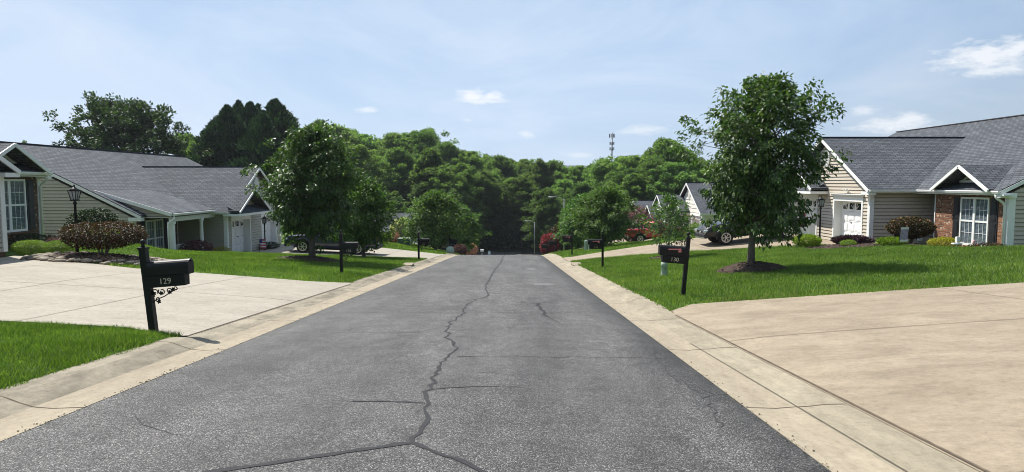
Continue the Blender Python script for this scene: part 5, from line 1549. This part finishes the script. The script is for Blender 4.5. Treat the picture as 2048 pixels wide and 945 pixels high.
def broadleaf(seed, h, R, trunk_r, z0, prof, n_limb, n_sub, leaves, L, W, droop, lean=(0, 0), sub_r=.32, gold=2.399, spread=1.0, trunk_top=.9, jit=.25):
    """returns (trunk mesh builder, crown V, F). prof: list of (t, radius fraction) t from crown base 0 to top 1"""
    rng = np.random.default_rng(seed); rg = random.Random(seed)
    tm = MB()
    top = h * trunk_top
    pts = []; rr = []
    for i in range(8):
        t = i / 7
        pts.append((lean[0] * t ** 1.5 + rg.gauss(0, .01) * h * t, lean[1] * t ** 1.5 + rg.gauss(0, .01) * h * t, -.25 + (top + .25) * t)); rr.append(trunk_r * (1.25 if i == 0 else 1) * (1 - .82 * t) + .008)
    tm.tube(pts, rr, n=10)
    def axis(z):
        t = max(0, min(1, (z + .25) / (top + .25))) * 7; i = min(6, int(t)); f = t - i
        return Vector(pts[i]).lerp(Vector(pts[i + 1]), f)
    tp = [p[0] for p in prof]; rp = [p[1] for p in prof]
    cl = []; cs = []
    az = rg.uniform(0, 6.28)
    for k in range(n_limb):
        t = (k + .5) / n_limb; t = t ** .92
        z = z0 + (h - z0) * t
        az += gold + rg.gauss(0, .35)
        rad_ = R * float(np.interp(t, tp, rp)) * rg.uniform(1 - jit, 1 + jit * .55)
        zs = z - rad_ * (.25 + .55 * t) * .8
        zs = max(z0 * .75, min(zs, top * .98))
        a = axis(zs)
        e = Vector((axis(min(z, top)).x + math.cos(az) * rad_, axis(min(z, top)).y + math.sin(az) * rad_, z))
        mid = a.lerp(e, .5) + Vector((0, 0, rad_ * .12))
        r0 = max(.010, trunk_r * .42 * (1 - t * .7))
        tm.tube([a, mid, e], [r0, r0 * .6, r0 * .2], n=6, caps=False)
        for q in range(n_sub):
            f = .30 + .70 * (q + rg.random() * .6) / n_sub
            b = a.lerp(mid, f * 2) if f < .5 else mid.lerp(e, f * 2 - 1)
            sp = rad_ * .34 * spread * (1.1 - .4 * f)
            s = b + Vector((rg.gauss(0, sp), rg.gauss(0, sp), rg.gauss(0, sp * .75)))
            if q % 2 == 0: tm.tube([b, s], [r0 * .35, r0 * .12], n=4, caps=False)
            cl.append(s); cs.append(sub_r * rg.uniform(.7, 1.3))
        cl.append(e); cs.append(sub_r * rg.uniform(.55, .9))
    for k in range(max(3, n_limb // 8)):
        cl.append(axis(top) + Vector((rg.gauss(0, .12 * R), rg.gauss(0, .12 * R), (h - top) * rg.random()))); cs.append(sub_r * .6)
    cl = np.array([tuple(c) for c in cl]); cs = np.array(cs)
    V, F = crown_leaves(rng, cl, cs, max(3, leaves // len(cl)), L, W, droop, np.array([lean[0] * .6, lean[1] * .6, z0 + (h - z0) * .35]))
    return tm, V, F

def plant_tree(name, label, x, y, meshes, crown_mat=None, bark='bark', group=None, rz=0.0, scale=1.0, sc=None, dz=0.0):
    tm, V, F = meshes
    T = thing(name, label, 'tree', (x, y, g(x, y) + dz), rz, group)
    T.scale = sc or (scale,) * 3
    tm.build('trunk', M[bark], T)
    link_mesh('crown', np_mesh('crown', V, F, M[crown_mat]), T)
    return T

# the two big lawn trees
prof_r = [(0, .62), (.12, .80), (.28, .78), (.42, .78), (.58, .92), (.70, 1.0), (.80, .92), (.90, .62), (1, .15)]
plant_tree('dogwood_tree', 'tall drooping leaved dogwood on the mulch mound of the right lawn', 7.45, 21.1, broadleaf(3, 5.75, 1.85, .105, 1.25, prof_r, 74, 7, 27000, .15, .075, .85, lean=(.45, .1), sub_r=.30, jit=.34), 'leaf_dogwood', dz=.2)
prof_l = [(0, .70), (.15, .92), (.35, 1.0), (.55, .95), (.72, .85), (.88, .58), (1, .12)]
plant_tree('dogwood_tree', 'big round dogwood on the left lawn behind the mailbox numbered 131', -8.85, 29.9, broadleaf(8, 5.7, 1.85, .14, 1.4, prof_l, 74, 7, 25000, .17, .088, .8, lean=(.2, 0), sub_r=.34, jit=.32), 'leaf_dogwood', dz=.1)
prof_s = [(0, .62), (.2, .95), (.45, 1.0), (.7, .8), (.9, .45), (1, .12)]
GS_ = 'street trees along the far kerbs'
plant_tree('street_tree', 'street tree right beside the dark sport utility vehicle', -8.2, 37.4, broadleaf(12, 4.3, 1.65, .10, .95, prof_s, 44, 6, 15000, .17, .085, .5, sub_r=.36), 'leaf_maple', group=GS_)
plant_tree('street_tree', 'broad street tree on the far left lawn behind the dull gold numbered mailbox', -6.45, 57.0, broadleaf(15, 4.85, 2.35, .13, .9, prof_s, 46, 6, 13000, .22, .12, .4, sub_r=.5), 'leaf_maple', group=GS_)
plant_tree('street_tree', 'last left street tree, smaller, by the street crest', -5.5, 72.0, broadleaf(16, 5.2, 2.1, .13, .7, prof_s, 40, 6, 11000, .25, .14, .4, sub_r=.5), 'leaf_maple', group=GS_)
plant_tree('street_tree', 'bright green street tree over the mailbox numbered 132', 6.85, 50.0, broadleaf(17, 4.3, 2.25, .13, .9, prof_s, 48, 6, 15000, .20, .11, .4, sub_r=.45), 'leaf_maple', group=GS_)
plant_tree('street_tree', 'street tree standing just beyond the bright green one on the right', 6.7, 62.0, broadleaf(18, 4.9, 2.4, .13, 1.0, prof_s, 44, 6, 12000, .24, .13, .4, sub_r=.5), 'leaf_maple', group=GS_)
plant_tree('crape_myrtle', 'small slender crape myrtle on the lawn between mailbox 130 and the red pickup', 7.25, 31.2, broadleaf(19, 2.85, 1.05, .05, .65, prof_s, 30, 5, 2600, .13, .065, .2, sub_r=.22, spread=1.2), 'leaf_maple', group=None)

# clumpy shrubs
def shrub(x, y, rx, ry, h, leaf, label, L=.06, W=.035, n=2600, name='shrub', z0=0.0, rnd=.18, seed=0, stem=True, cat='shrub', group=None, dz=0.0, droop=.1, top_flat=1.0, blossom=None, spiky=False, lumps=26):
    rng = np.random.default_rng(seed + int(abs(x) * 13 + y * 7)); rg = random.Random(seed)
    T = thing(name, label, cat, (x, y, g(x, y) + dz), group=group)
    hc = (h - z0) / 2
    u = norm(rng.normal(0, 1, (n, 3)))
    # lumpy shell: radius modulated by a few random lobes
    lob = norm(rng.normal(0, 1, (lumps, 3)))
    dots = (u @ lob.T)
    f = 1 - rnd + rnd * 1.3 * np.clip((dots.max(1) - .75) / .25, 0, 1)
    r = f * (rng.random(n) ** .22)
    P = u * r[:, None] * np.array([rx, ry, hc]) + np.array([0, 0, z0 + hc])
    P[:, 2] = np.where(u[:, 2] > 0, z0 + hc + (P[:, 2] - z0 - hc) * top_flat, P[:, 2])
    P[:, 2] = np.maximum(P[:, 2], .01)
    d = norm(u * .8 + rng.normal(0, .6, (n, 3)) + np.array([0, 0, -droop if not spiky else .9]))
    nr = norm(rng.normal(0, .6, (n, 3)) + np.array([0, 0, 1.0]) + u * .5)
    V, F = leaf_quads(P, d, nr, L * rng.uniform(.6, 1.3, n), W * rng.uniform(.7, 1.2, n))
    mats = [M[leaf]]
    me = np_mesh('foliage', V, F, mats)
    link_mesh('foliage', me, T)
    if blossom:
        k = int(n * blossom[1])
        u2 = norm(rng.normal(0, 1, (k, 3)) + np.array([0, -.3, .6])); P2 = u2 * np.array([rx, ry, hc]) * rng.uniform(.9, 1.08, (k, 1)) + np.array([0, 0, z0 + hc])
        V, F = leaf_quads(P2, norm(u2 + rng.normal(0, .5, u2.shape)), norm(rng.normal(0, 1, u2.shape)), np.full(k, blossom[2]), np.full(k, blossom[2] * .8))
        link_mesh('blossom', np_mesh('blossom', V, F, M[blossom[0]]), T)
    if stem:
        s = MB(); 
        for k in range(5):
            a = rg.uniform(0, 6.28); e = rg.uniform(.25, .6)
            s.tube([(rg.gauss(0, .04), rg.gauss(0, .04), -.1), (math.cos(a) * rx * e * .4, math.sin(a) * ry * e * .4, z0 + hc * .5), (math.cos(a) * rx * e, math.sin(a) * ry * e, z0 + hc * 1.2)], [.03, .022, .012], n=6, caps=False)
        s.build('stem', M['bark'], T)
    return T
# left bed and the front of the nearest left house
shrub(-13.15, 21.8, 1.35, 1.0, 1.22, 'leaf_barberry', 'wide russet burning bush round the garden lamp post in the stone edged bed', L=.075, W=.04, n=9500, z0=.30, rnd=.14, seed=1, dz=.12, top_flat=.92)
shrub(-16.35, 23.0, .62, .42, .60, 'leaf_box', 'longer clipped bright green boxwood before the nearest left house', L=.035, W=.022, n=6500, rnd=.05, seed=2, name='boxwood', top_flat=.72, lumps=60)
shrub(-15.35, 22.95, .48, .42, .58, 'leaf_box', 'shorter clipped bright green boxwood next to the russet shrub', L=.035, W=.022, n=5500, rnd=.05, seed=3, name='boxwood', top_flat=.75, lumps=60)
shrub(-17.9, 25.4, .95, .45, .55, 'leaf_dark', 'low dark shrub against the brick wall behind the longer boxwood', n=2600, seed=4)
shrub(-16.4, 24.4, .6, .45, .5, 'leaf_plum', 'small dusty pink shrub behind the boxwood gap', n=1500, seed=5, L=.07)
shrub(-17.3, 28.4, 1.05, .5, .75, 'leaf_lime', 'low lime green plants below the dark crinkled shrub', n=2200, seed=6, L=.09, W=.05)
shrub(-18.75, 30.2, 1.12, .8, 1.75, 'leaf_dark', 'dark crinkled shrub standing against the green tan siding', n=5200, seed=7, z0=.55, rnd=.34, L=.11, W=.06, lumps=14)
# left house with columns
shrub(-17.05, 36.6, .85, .6, .78, 'leaf_plum', 'plum coloured shrub before the left porch and round column', n=3200, seed=8, L=.08, W=.045)
shrub(-16.6, 38.6, .55, .5, .62, 'leaf_gold', 'small golden brown shrub at the corner beside the left garage door', n=1600, seed=9, L=.07)
shrub(-16.1, 44.9, .7, .5, .5, 'leaf_dark', 'dark green shrub at the foot of the lamp post between the left garage doors', n=2000, seed=10, L=.08)
# nearest right house
shrub(13.5, 31.0, .62, .55, .60, 'leaf_lime', 'bright yellow green rounded shrub left of the right garden lamp post', L=.06, W=.035, n=5200, rnd=.10, seed=11, top_flat=.9)
shrub(15.3, 30.5, .95, .55, .48, 'leaf_purple', 'dark purple spiky shrub in front of the near garage door', L=.09, W=.04, n=4600, rnd=.2, seed=12, spiky=True)
shrub(14.55, 29.3, .34, .32, .30, 'leaf_box', 'tiny clipped round boxwood on the mulch before the purple shrub', L=.028, W=.02, n=3000, rnd=.05, seed=13, name='boxwood', lumps=50)
shrub(15.8, 28.2, .60, .4, .28, 'leaf_box', 'low spreading green plant on the mulch below the shaded siding', n=1500, seed=14, L=.13, W=.03, spiky=True, name='plant', cat='plant')
shrub(17.15, 29.2, .95, .80, 1.20, 'leaf_rust', 'large round russet tipped shrub before the recess of the right house', L=.075, W=.045, n=8500, z0=.32, rnd=.16, seed=15, blossom=('petal_pink', .004, .10))
shrub(17.35, 27.2, .62, .45, .50, 'leaf_gold', 'rounded yellow shrub below the black shuttered window', L=.05, W=.03, n=4200, rnd=.10, seed=16, top_flat=.85)
shrub(18.0, 25.6, .9, .4, .40, 'leaf_rust', 'low loose flowering plants below the right shutter', n=1200, seed=17, L=.09, W=.03, spiky=True, name='plant', cat='plant')
# further down the street
shrub(-9.7, 60.5, 1.0, .8, 2.1, 'leaf_box', 'cream flowered hydrangea behind the transformer box', n=2600, seed=18, L=.16, W=.10, blossom=('petal_cream', .22, .34), name='hydrangea')
shrub(-10.35, 58.6, .62, .5, .95, 'petal_pink', 'small dusty pink bush left of the transformer box', n=1300, seed=19, L=.11, W=.07)
shrub(-11.4, 57.6, 1.3, .6, .65, 'leaf_box', 'low spreading green plants left of the transformer box', n=2000, seed=20, L=.16, W=.05, spiky=True, name='plant', cat='plant')
shrub(4.4, 80, 1.05, 1.0, 2.5, 'petal_magenta', 'magenta flowering bush low on the right past the crest', n=3600, seed=21, L=.22, W=.16, rnd=.25)
shrub(6.3, 84, 1.9, 1.6, 3.6, 'leaf_rust', 'brown green crape myrtle behind the magenta bush', n=3600, seed=22, L=.26, W=.15, rnd=.3)
shrub(12.6, 70, 2.0, 1.7, 3.6, 'petal_violet', 'violet flowering crape myrtle before the lowest right roof', n=5200, seed=23, L=.22, W=.14, rnd=.28)
shrub(14.6, 66.5, .95, .8, 1.5, 'leaf_lime', 'lime green bush behind the red pickup cab', n=2200, seed=24, L=.13, W=.08)
shrub(12.2, 52.0, 1.3, 1.0, 2.4, 'leaf_dark', 'dark green bush on the strip beyond the dark grey pickup', n=3200, seed=25, L=.14, W=.08)
shrub(14.3, 53.0, .8, .7, 1.5, 'leaf_box', 'light green bush before the white second house wall', n=2200, seed=26, L=.12, W=.07)
shrub(-4.95, 64.0, .7, .6, 1.0, 'leaf_plum', 'wine red shrub by the far left mailboxes', n=1500, seed=27, L=.13, W=.08)
shrub(-4.95, 80.0, .9, .8, 1.6, 'petal_pink', 'pink flowering shrub by the farthest left mailbox', n=1600, seed=28, L=.16, W=.10)

# ------------------------------------------------------------------ wood beyond the street
prof_f = [(0, .70), (.15, .95), (.4, 1.0), (.65, .85), (.85, .55), (1, .18)]
FV = []
for k in range(6):
    hh = 18.0; pf_ = [prof_f, [(0, .5), (.2, .8), (.45, 1.0), (.7, .95), (.88, .62), (1, .2)], [(0, .8), (.2, 1.0), (.4, .9), (.6, .78), (.8, .5), (1, .06)], [(0, .6), (.25, 1.0), (.5, .82), (.62, .95), (.85, .6), (1, .15)], prof_f, [(0, .9), (.2, 1.0), (.5, .8), (.75, .5), (1, .05)]][k]
    tm, V, F = broadleaf(40 + k, hh, (4.9, 5.2, 4.0, 4.7, 4.9, 4.4)[k], .26, 3.2 if k < 4 else 1.0, pf_, 60, 7, 40000, .34, .24, .35, lean=(random.uniform(-.5, .5), random.uniform(-.5, .5)), sub_r=(.85, .75, .7, .95, .8, .7)[k], jit=(.42, .3, .36, .5, .42, .3)[k])
    FV.append((tm.mesh('trunk', M['bark']), np_mesh('crown', V, F, M['leaf_forest'])))
def cypress(seed, h, R):
    rng = np.random.default_rng(seed); rg = random.Random(seed)
    tm = MB(); tm.tube([(0, 0, -.3), (0, 0, h * .5), (0, 0, h * .97)], [.28, .18, .03], n=8)
    n = 11000
    t = rng.random(n) ** 1.35
    az = rng.uniform(0, 2 * PI, n)
    # boughs stick out in irregular fans
    nb = 130; bt = rng.random(nb) ** 1.1; ba = rng.uniform(0, 2 * PI, nb); bl = rng.uniform(.62, 1.32, nb)
    idx = rng.integers(0, nb, n)
    use = rng.random(n) < .86
    t = np.where(use, np.clip(bt[idx] + rng.normal(0, .022, n), 0, 1), t); az = np.where(use, ba[idx] + rng.normal(0, .20, n), az); fac = np.where(use, bl[idx], .8)
    rr = np.minimum(R, 2.25 * R * np.clip(1 - t, 0, 1) ** .95) * fac * (rng.random(n) ** .35) + .05
    P = np.stack([rr * np.cos(az), rr * np.sin(az), h * (.03 + .97 * t) - rr * .12 + .25 * rr / R], -1)
    out = np.stack([np.cos(az), np.sin(az), np.zeros(n)], -1)
    d = norm(out * .75 + np.array([0, 0, .8]) + rng.normal(0, .28, (n, 3)))
    nr = norm(rng.normal(0, .7, (n, 3)) + out)
    V, F = leaf_quads(P, d, nr, rng.uniform(.4, 1.0, n) * (.55 + 1.25 * np.clip(1 - t, 0, 1) ** .6), rng.uniform(.22, .42, n))
    return (tm.mesh('trunk', M['bark']), np_mesh('crown', V, F, M['leaf_cypress']))
def stand(name, label, x, y, ms, sc, rz, group=None, dz=0.0):
    T = thing(name, label, 'tree', (x, y, g(x, y) + dz), rz, group)
    T.scale = sc
    link_mesh('trunk', ms[0], T); link_mesh('crown', ms[1], T)
    return T
F_PX, TANP = 1360.0, math.tan(rad(4.436))
def ray(u, v, D):   # point of the photographed sight line at distance D along the street
    p = rad(4.436); yc = (472.5 - v) / F_PX; xc = (u - 1024) / F_PX
    dy = math.cos(p) + yc * math.sin(p); dz = -math.sin(p) + yc * math.cos(p)
    return (xc / dy * D, D, 1.6 + dz / dy * D)
# neighbours of the roofs on the left
oak = broadleaf(31, 15, 7.2, .32, 3.2, [(0, .55), (.2, .95), (.5, 1.0), (.75, .92), (.9, .66), (1, .35)], 76, 7, 36000, .44, .29, .3, sub_r=.9, jit=.12)
oakm = (oak[0].mesh('trunk', M['bark']), np_mesh('crown', oak[1], oak[2], M['leaf_oak']))
x, y, zt = ray(248, 206, 86); hh = zt - g(x, y); stand('oak_tree', 'broad dark oak rising behind the long left roof', x, y, oakm, (.9, .9, hh / 15.2), .6)
cyp = [cypress(61 + k, 18, 5.0) for k in range(3)]
for i, (u, v, D, w, lab) in enumerate(((455, 214, 96, 1.0, 'dark cypress with a narrow tip, leftmost above the garage gable'), (420, 262, 93, .75, 'shorter dark cypress at the left skirt of the cypress group'), (500, 209, 99, 1.05, 'rounded dark cypress in the middle of the cypress group'),
        (551, 202, 97, 1.12, 'tallest pointed dark cypress behind the big left lawn tree'), (585, 250, 94, .8, 'shorter dark cypress at the right skirt of the cypress group'), (478, 206, 103, .9, 'dark cypress filling the gap behind the leftmost pointed one'), (528, 232, 91, .8, 'lower dark cypress in front of the middle of the cypress group'), (436, 238, 98, .9, 'dark cypress stepping down on the left of the leftmost pointed one'), (572, 226, 99, .9, 'dark cypress stepping down on the right of the tallest one'), (518, 212, 105, 1.0, 'dark cypress in the back of the group left of the tallest one'))):
    x, y, zt = ray(u, v, D); hh = zt - g(x, y)
    stand('cypress_tree', lab, x, y, cyp[i % 3], (w, w, hh / 18), i * 1.3, 'dark cypresses behind the left house')
for (u, v, D, k, w, lab) in ((372, 268, 108, 1, .7, 'light green tree in the gap between the oak and the cypresses'), (392, 285, 104, 3, .55, 'small pale tree just left of the dark cypresses'), (50, 283, 120, 2, .5, 'treetop just showing above the nearest left roof')):
    x, y, zt = ray(u, v, D); hh = zt - g(x, y); stand('broadleaf_tree', lab, x, y, FV[k], (w, w, hh / 18.2), u * .1)
# skyline of the wood
sky_u = [590, 640, 700, 760, 800, 850, 885, 920, 980, 1050, 1110, 1150, 1175, 1200, 1230, 1262, 1300, 1340, 1375, 1410, 1470]
sky_v = [262, 244, 256, 276, 266, 262, 282, 298, 312, 316, 324, 332, 334, 326, 306, 312, 300, 280, 310, 318, 330]
rg = random.Random(99)
WG = 'broadleaf trees of the wood beyond the street'
k = 0
special = {640: 'tall tree at the left end of the wood skyline', 850: 'tall open crowned tree in the middle of the wood skyline', 1340: 'tallest rounded tree at the right end of the wood skyline'}
for u in list(range(592, 1500, 27)) + [640, 850, 1340]:
    v = float(np.interp(u, sky_u, sky_v)) + (rg.uniform(-2, 7) if u not in special else -3)
    D = rg.uniform(150, 185) if u < 1190 else rg.uniform(118, 145)
    if u == 640: D = 140
    x, y, zt = ray(u, v, D); hh = zt - g(x, y)
    w = hh / 18.2 * rg.uniform(.95, 1.2) * 1.0
    stand('broadleaf_tree', special.get(u, 'green crown on the skyline of the wood beyond the street'), x, y, FV[k % 4], (w, w, hh / 18.2), rg.uniform(0, 6.28), WG); k += 1
for u in range(600, 1480, 25):
    v = float(np.interp(u, sky_u, sky_v)) + rg.uniform(26, 62)
    D = rg.uniform(120, 146) if u < 1190 else rg.uniform(108, 122)
    x, y, zt = ray(u + rg.uniform(-12, 12), v, D); hh = zt - g(x, y)
    w = hh / 18.2 * rg.uniform(.95, 1.25)
    stand('broadleaf_tree', 'green crown in the middle ranks of the wood beyond the street', x, y, FV[k % 6], (w, w, hh / 18.2), rg.uniform(0, 6.28), WG); k += 1
for u in range(690, 1440, 26):
    v = rg.uniform(372, 425)
    D = rg.uniform(134, 140) if 900 < u < 1130 else (rg.uniform(98, 116) if u < 1190 else rg.uniform(100, 108))
    x, y, zt = ray(u + rg.uniform(-10, 10), v, D); hh = max(5.0, zt - g(x, y))
    w = hh / 18.2 * rg.uniform(1.0, 1.3)
    stand('broadleaf_tree', 'lower tree on the near edge of the wood beyond the street', x, y, FV[4 + k % 2], (w, w, hh / 18.2), rg.uniform(0, 6.28), WG); k += 1
# dark undergrowth at the foot of the wood
n = 26000
x = RNG.uniform(-45, 45, n); y = RNG.uniform(133, 150, n); ok = (np.abs(x) < .55 * y)
x, y = x[ok], y[ok]; n = len(x)
P = np.stack([x, y, G(x, y) + RNG.random(n) ** .8 * (2.2 + 2.0 * vnoise(x, y, 4, 8))], -1)
V, F = leaf_quads(P, norm(RNG.normal(0, 1, (n, 3))), norm(RNG.normal(0, .5, (n, 3)) + np.array([0, 0, 1.])), RNG.uniform(.3, .7, n), RNG.uniform(.2, .45, n))
tag(link_mesh('undergrowth', np_mesh('undergrowth', V, F, M['leaf_forest'])), 'dark shaded undergrowth along the foot of the wood', 'undergrowth', kind='stuff')
# far hills
mbh = MB()
hx = np.linspace(-1500, 1500, 70)
for row, (D, hb, amp) in enumerate(((1900, 47, 4), (2400, 58, 4))):
    prev = None
    for x in hx:
        zt = hb + amp * math.sin(x * .004 + row) + amp * .5 * math.sin(x * .013 + row * 2)
        cur = [(x, D - 300, -8), (x, D - 90, zt * .7), (x, D, zt), (x, D + 240, -8)]
        if prev:
            for a in range(3): mbh.face([prev[a], cur[a], cur[a + 1], prev[a + 1]], 0, True)
        prev = cur
M['hill'] = mat_plain('wooded_hill', (.035, .055, .040), rough=1.0, var=.35, scale=.03)
tag(mbh.build('hills', M['hill']), 'distant low wooded ridge just showing above the wood', 'hills', kind='structure')

# ------------------------------------------------------------------ summer haze
if HAZE > 0:
    hb = MB(); hb.bx(-3000, 3000, -500, 3100, -16, 75)
    hm = bpy.data.materials.new('haze'); hm.use_nodes = True
    hn = hm.node_tree; hn.nodes.remove(hn.nodes['Principled BSDF'])
    pv = hn.nodes.new('ShaderNodeVolumePrincipled'); pv.inputs['Color'].default_value = (.82, .90, 1.0, 1); pv.inputs['Density'].default_value = HAZE; pv.inputs['Anisotropy'].default_value = .3
    hn.links.new(pv.outputs[0], hn.nodes['Material Output'].inputs['Volume'])
    tag(hb.build('haze', [hm]), 'thin summer haze softening the far wood', 'haze', kind='stuff')

# ------------------------------------------------------------------ sky, sun, camera
SUN_EL = 55.0; SUN_DIR = Vector((-.75, .66))      # towards the sun, on the map
az = math.atan2(SUN_DIR.x, SUN_DIR.y)
w = bpy.data.worlds.new('World'); scene.world = w; w.use_nodes = True
nt = w.node_tree; L = nt.links
bg = nt.nodes['Background']; bg.inputs['Strength'].default_value = SKY_STR
sky = N(nt, 'ShaderNodeTexSky', sky_type='NISHITA', sun_disc=False, sun_elevation=rad(SUN_EL), sun_rotation=az, altitude=300.0, air_density=1.0, dust_density=1.2, ozone_density=1.6)
tc = N(nt, 'ShaderNodeTexCoord')
def math_(op, a, b=None, clamp=False):
    n_ = nt.nodes.new('ShaderNodeMath'); n_.operation = op; n_.use_clamp = clamp
    for i, v in enumerate((a, b)):
        if v is None: continue
        if isinstance(v, bpy.types.NodeSocket): L.new(v, n_.inputs[i])
        else: n_.inputs[i].default_value = v
    return n_.outputs[0]
sp = N(nt, 'ShaderNodeSeparateXYZ'); L.new(tc.outputs['Generated'], sp.inputs[0])
azn = math_('ARCTAN2', sp.outputs[0], sp.outputs[1]); eln = math_('ARCSINE', sp.outputs[2])
cb = N(nt, 'ShaderNodeCombineXYZ'); L.new(azn, cb.inputs[0]); L.new(math_('MULTIPLY', eln, 2.6), cb.inputs[1])
n1 = N(nt, 'ShaderNodeTexNoise', ins={'Scale': 2.3, 'Detail': 7.0, 'Roughness': 0.62, 'Distortion': 0.9}); L.new(cb.outputs[0], n1.inputs['Vector'])
veil = ramp(nt, [(0.36, 0.0), (0.66, 1.0)]); L.new(n1.outputs['Fac'], veil.inputs['Fac'])
hz = N(nt, 'ShaderNodeMapRange', ins={'From Min': 0.0, 'From Max': 0.55, 'To Min': 0.60, 'To Max': 0.05}); L.new(eln, hz.inputs['Value'])
# haze glows towards the sun's half of the sky and fades to clear blue behind the viewer
sd = Vector((SUN_DIR.x, SUN_DIR.y, 0)).normalized() * math.cos(rad(SUN_EL)) + Vector((0, 0, math.sin(rad(SUN_EL))))
dt = nt.nodes.new('ShaderNodeVectorMath'); dt.operation = 'DOT_PRODUCT'; L.new(tc.outputs['Generated'], dt.inputs[0]); dt.inputs[1].default_value = sd
fw = N(nt, 'ShaderNodeMapRange', interpolation_type='SMOOTHSTEP', ins={'From Min': -.25, 'From Max': .45, 'To Min': .12, 'To Max': 1.0}); L.new(dt.outputs['Value'], fw.inputs['Value'])
fac = math_('ADD', math_('MULTIPLY', veil.outputs['Color'], VEIL), math_('MULTIPLY', hz.outputs[0], HORZ), True)
fac = math_('MULTIPLY', math_('ADD', fac, VBASE, True), fw.outputs[0], True)
hazec = mixc(nt, math_('ADD', math_('MULTIPLY', veil.outputs['Color'], .75), math_('MULTIPLY', hz.outputs[0], .5), True), VEIL_COL, HAZE_COL)
c = mixc(nt, fac, sky.outputs[0], hazec)
# a few small fair weather clouds, each at its own bearing and height
nf = N(nt, 'ShaderNodeTexNoise', ins={'Scale': 46.0, 'Detail': 6.0, 'Roughness': 0.6}); L.new(cb.outputs[0], nf.inputs['Vector'])
nfc = math_('SUBTRACT', nf.outputs['Fac'], 0.5)
tot = None
def cloud(u, v, ru, rv, amt):
    global tot
    X, Y, Z = ray(u, v, 1.0); Z -= 1.6
    a = math.atan2(X, Y); e = math.asin(Z / math.sqrt(X * X + Y * Y + Z * Z))
    dx = math_('DIVIDE', math_('SUBTRACT', azn, a), ru / F_PX); dy = math_('DIVIDE', math_('SUBTRACT', eln, e), rv / F_PX)
    d2 = math_('SQRT', math_('ADD', math_('MULTIPLY', dx, dx), math_('MULTIPLY', dy, dy)))
    d2 = math_('ADD', d2, math_('MULTIPLY', nfc, 2.6))
    m = math_('MULTIPLY', math_('SUBTRACT', 1.25, d2, True), amt)
    tot = m if tot is None else math_('MAXIMUM', tot, m)
for q in ((945, 192, 30, 12, 1.0), (985, 194, 22, 10, .9), (965, 203, 45, 6, .8), (733, 221, 18, 6, .7), (1053, 269, 16, 7, .7), (1285, 260, 45, 10, .6), (1980, 112, 75, 22, .95), (2030, 100, 45, 18, .95), (2000, 140, 60, 10, .8), (1728, 222, 20, 8, .6), (1790, 252, 60, 12, .9), (1815, 240, 30, 12, .9), (935, 240, 10, 4, .4), (1160, 310, 30, 6, .5), (895, 290, 20, 5, .4)):
    cloud(*q)
c = mixc(nt, math_('MULTIPLY', tot, CLOUD_AMT, True), c, CLOUD_COL)
L.new(c, bg.inputs['Color'])

s = bpy.data.lights.new('sun', 'SUN'); s.energy = SUN_STR; s.angle = rad(.53); s.color = (1.0, .955, .88)
so = bpy.data.objects.new('sun', s); COL.objects.link(so)
D3 = Vector((SUN_DIR.x, SUN_DIR.y, 0)).normalized() * math.cos(rad(SUN_EL)) + Vector((0, 0, math.sin(rad(SUN_EL))))
so.rotation_euler = D3.to_track_quat('Z', 'Y').to_euler(); so.location = (-30, 30, 40)

cam = bpy.data.cameras.new('camera'); cam.sensor_width = 36; cam.lens = F_PX / 2048 * 36; cam.clip_start = .1; cam.clip_end = 6000
co = bpy.data.objects.new('camera', cam); COL.objects.link(co)
co.location = (0, 0, 1.6); co.rotation_euler = (rad(90 - 4.436), 0, 0)
scene.camera = co
scene.view_settings.view_transform = 'Standard'; scene.view_settings.look = 'None'
scene.view_settings.exposure = EXPOSURE; scene.view_settings.gamma = 1; scene.view_settings.use_curve_mapping = False
scene.cycles.filter_width = 0.95
scene.cycles.max_bounces = 6; scene.cycles.transparent_max_bounces = 8; scene.cycles.transmission_bounces = 4
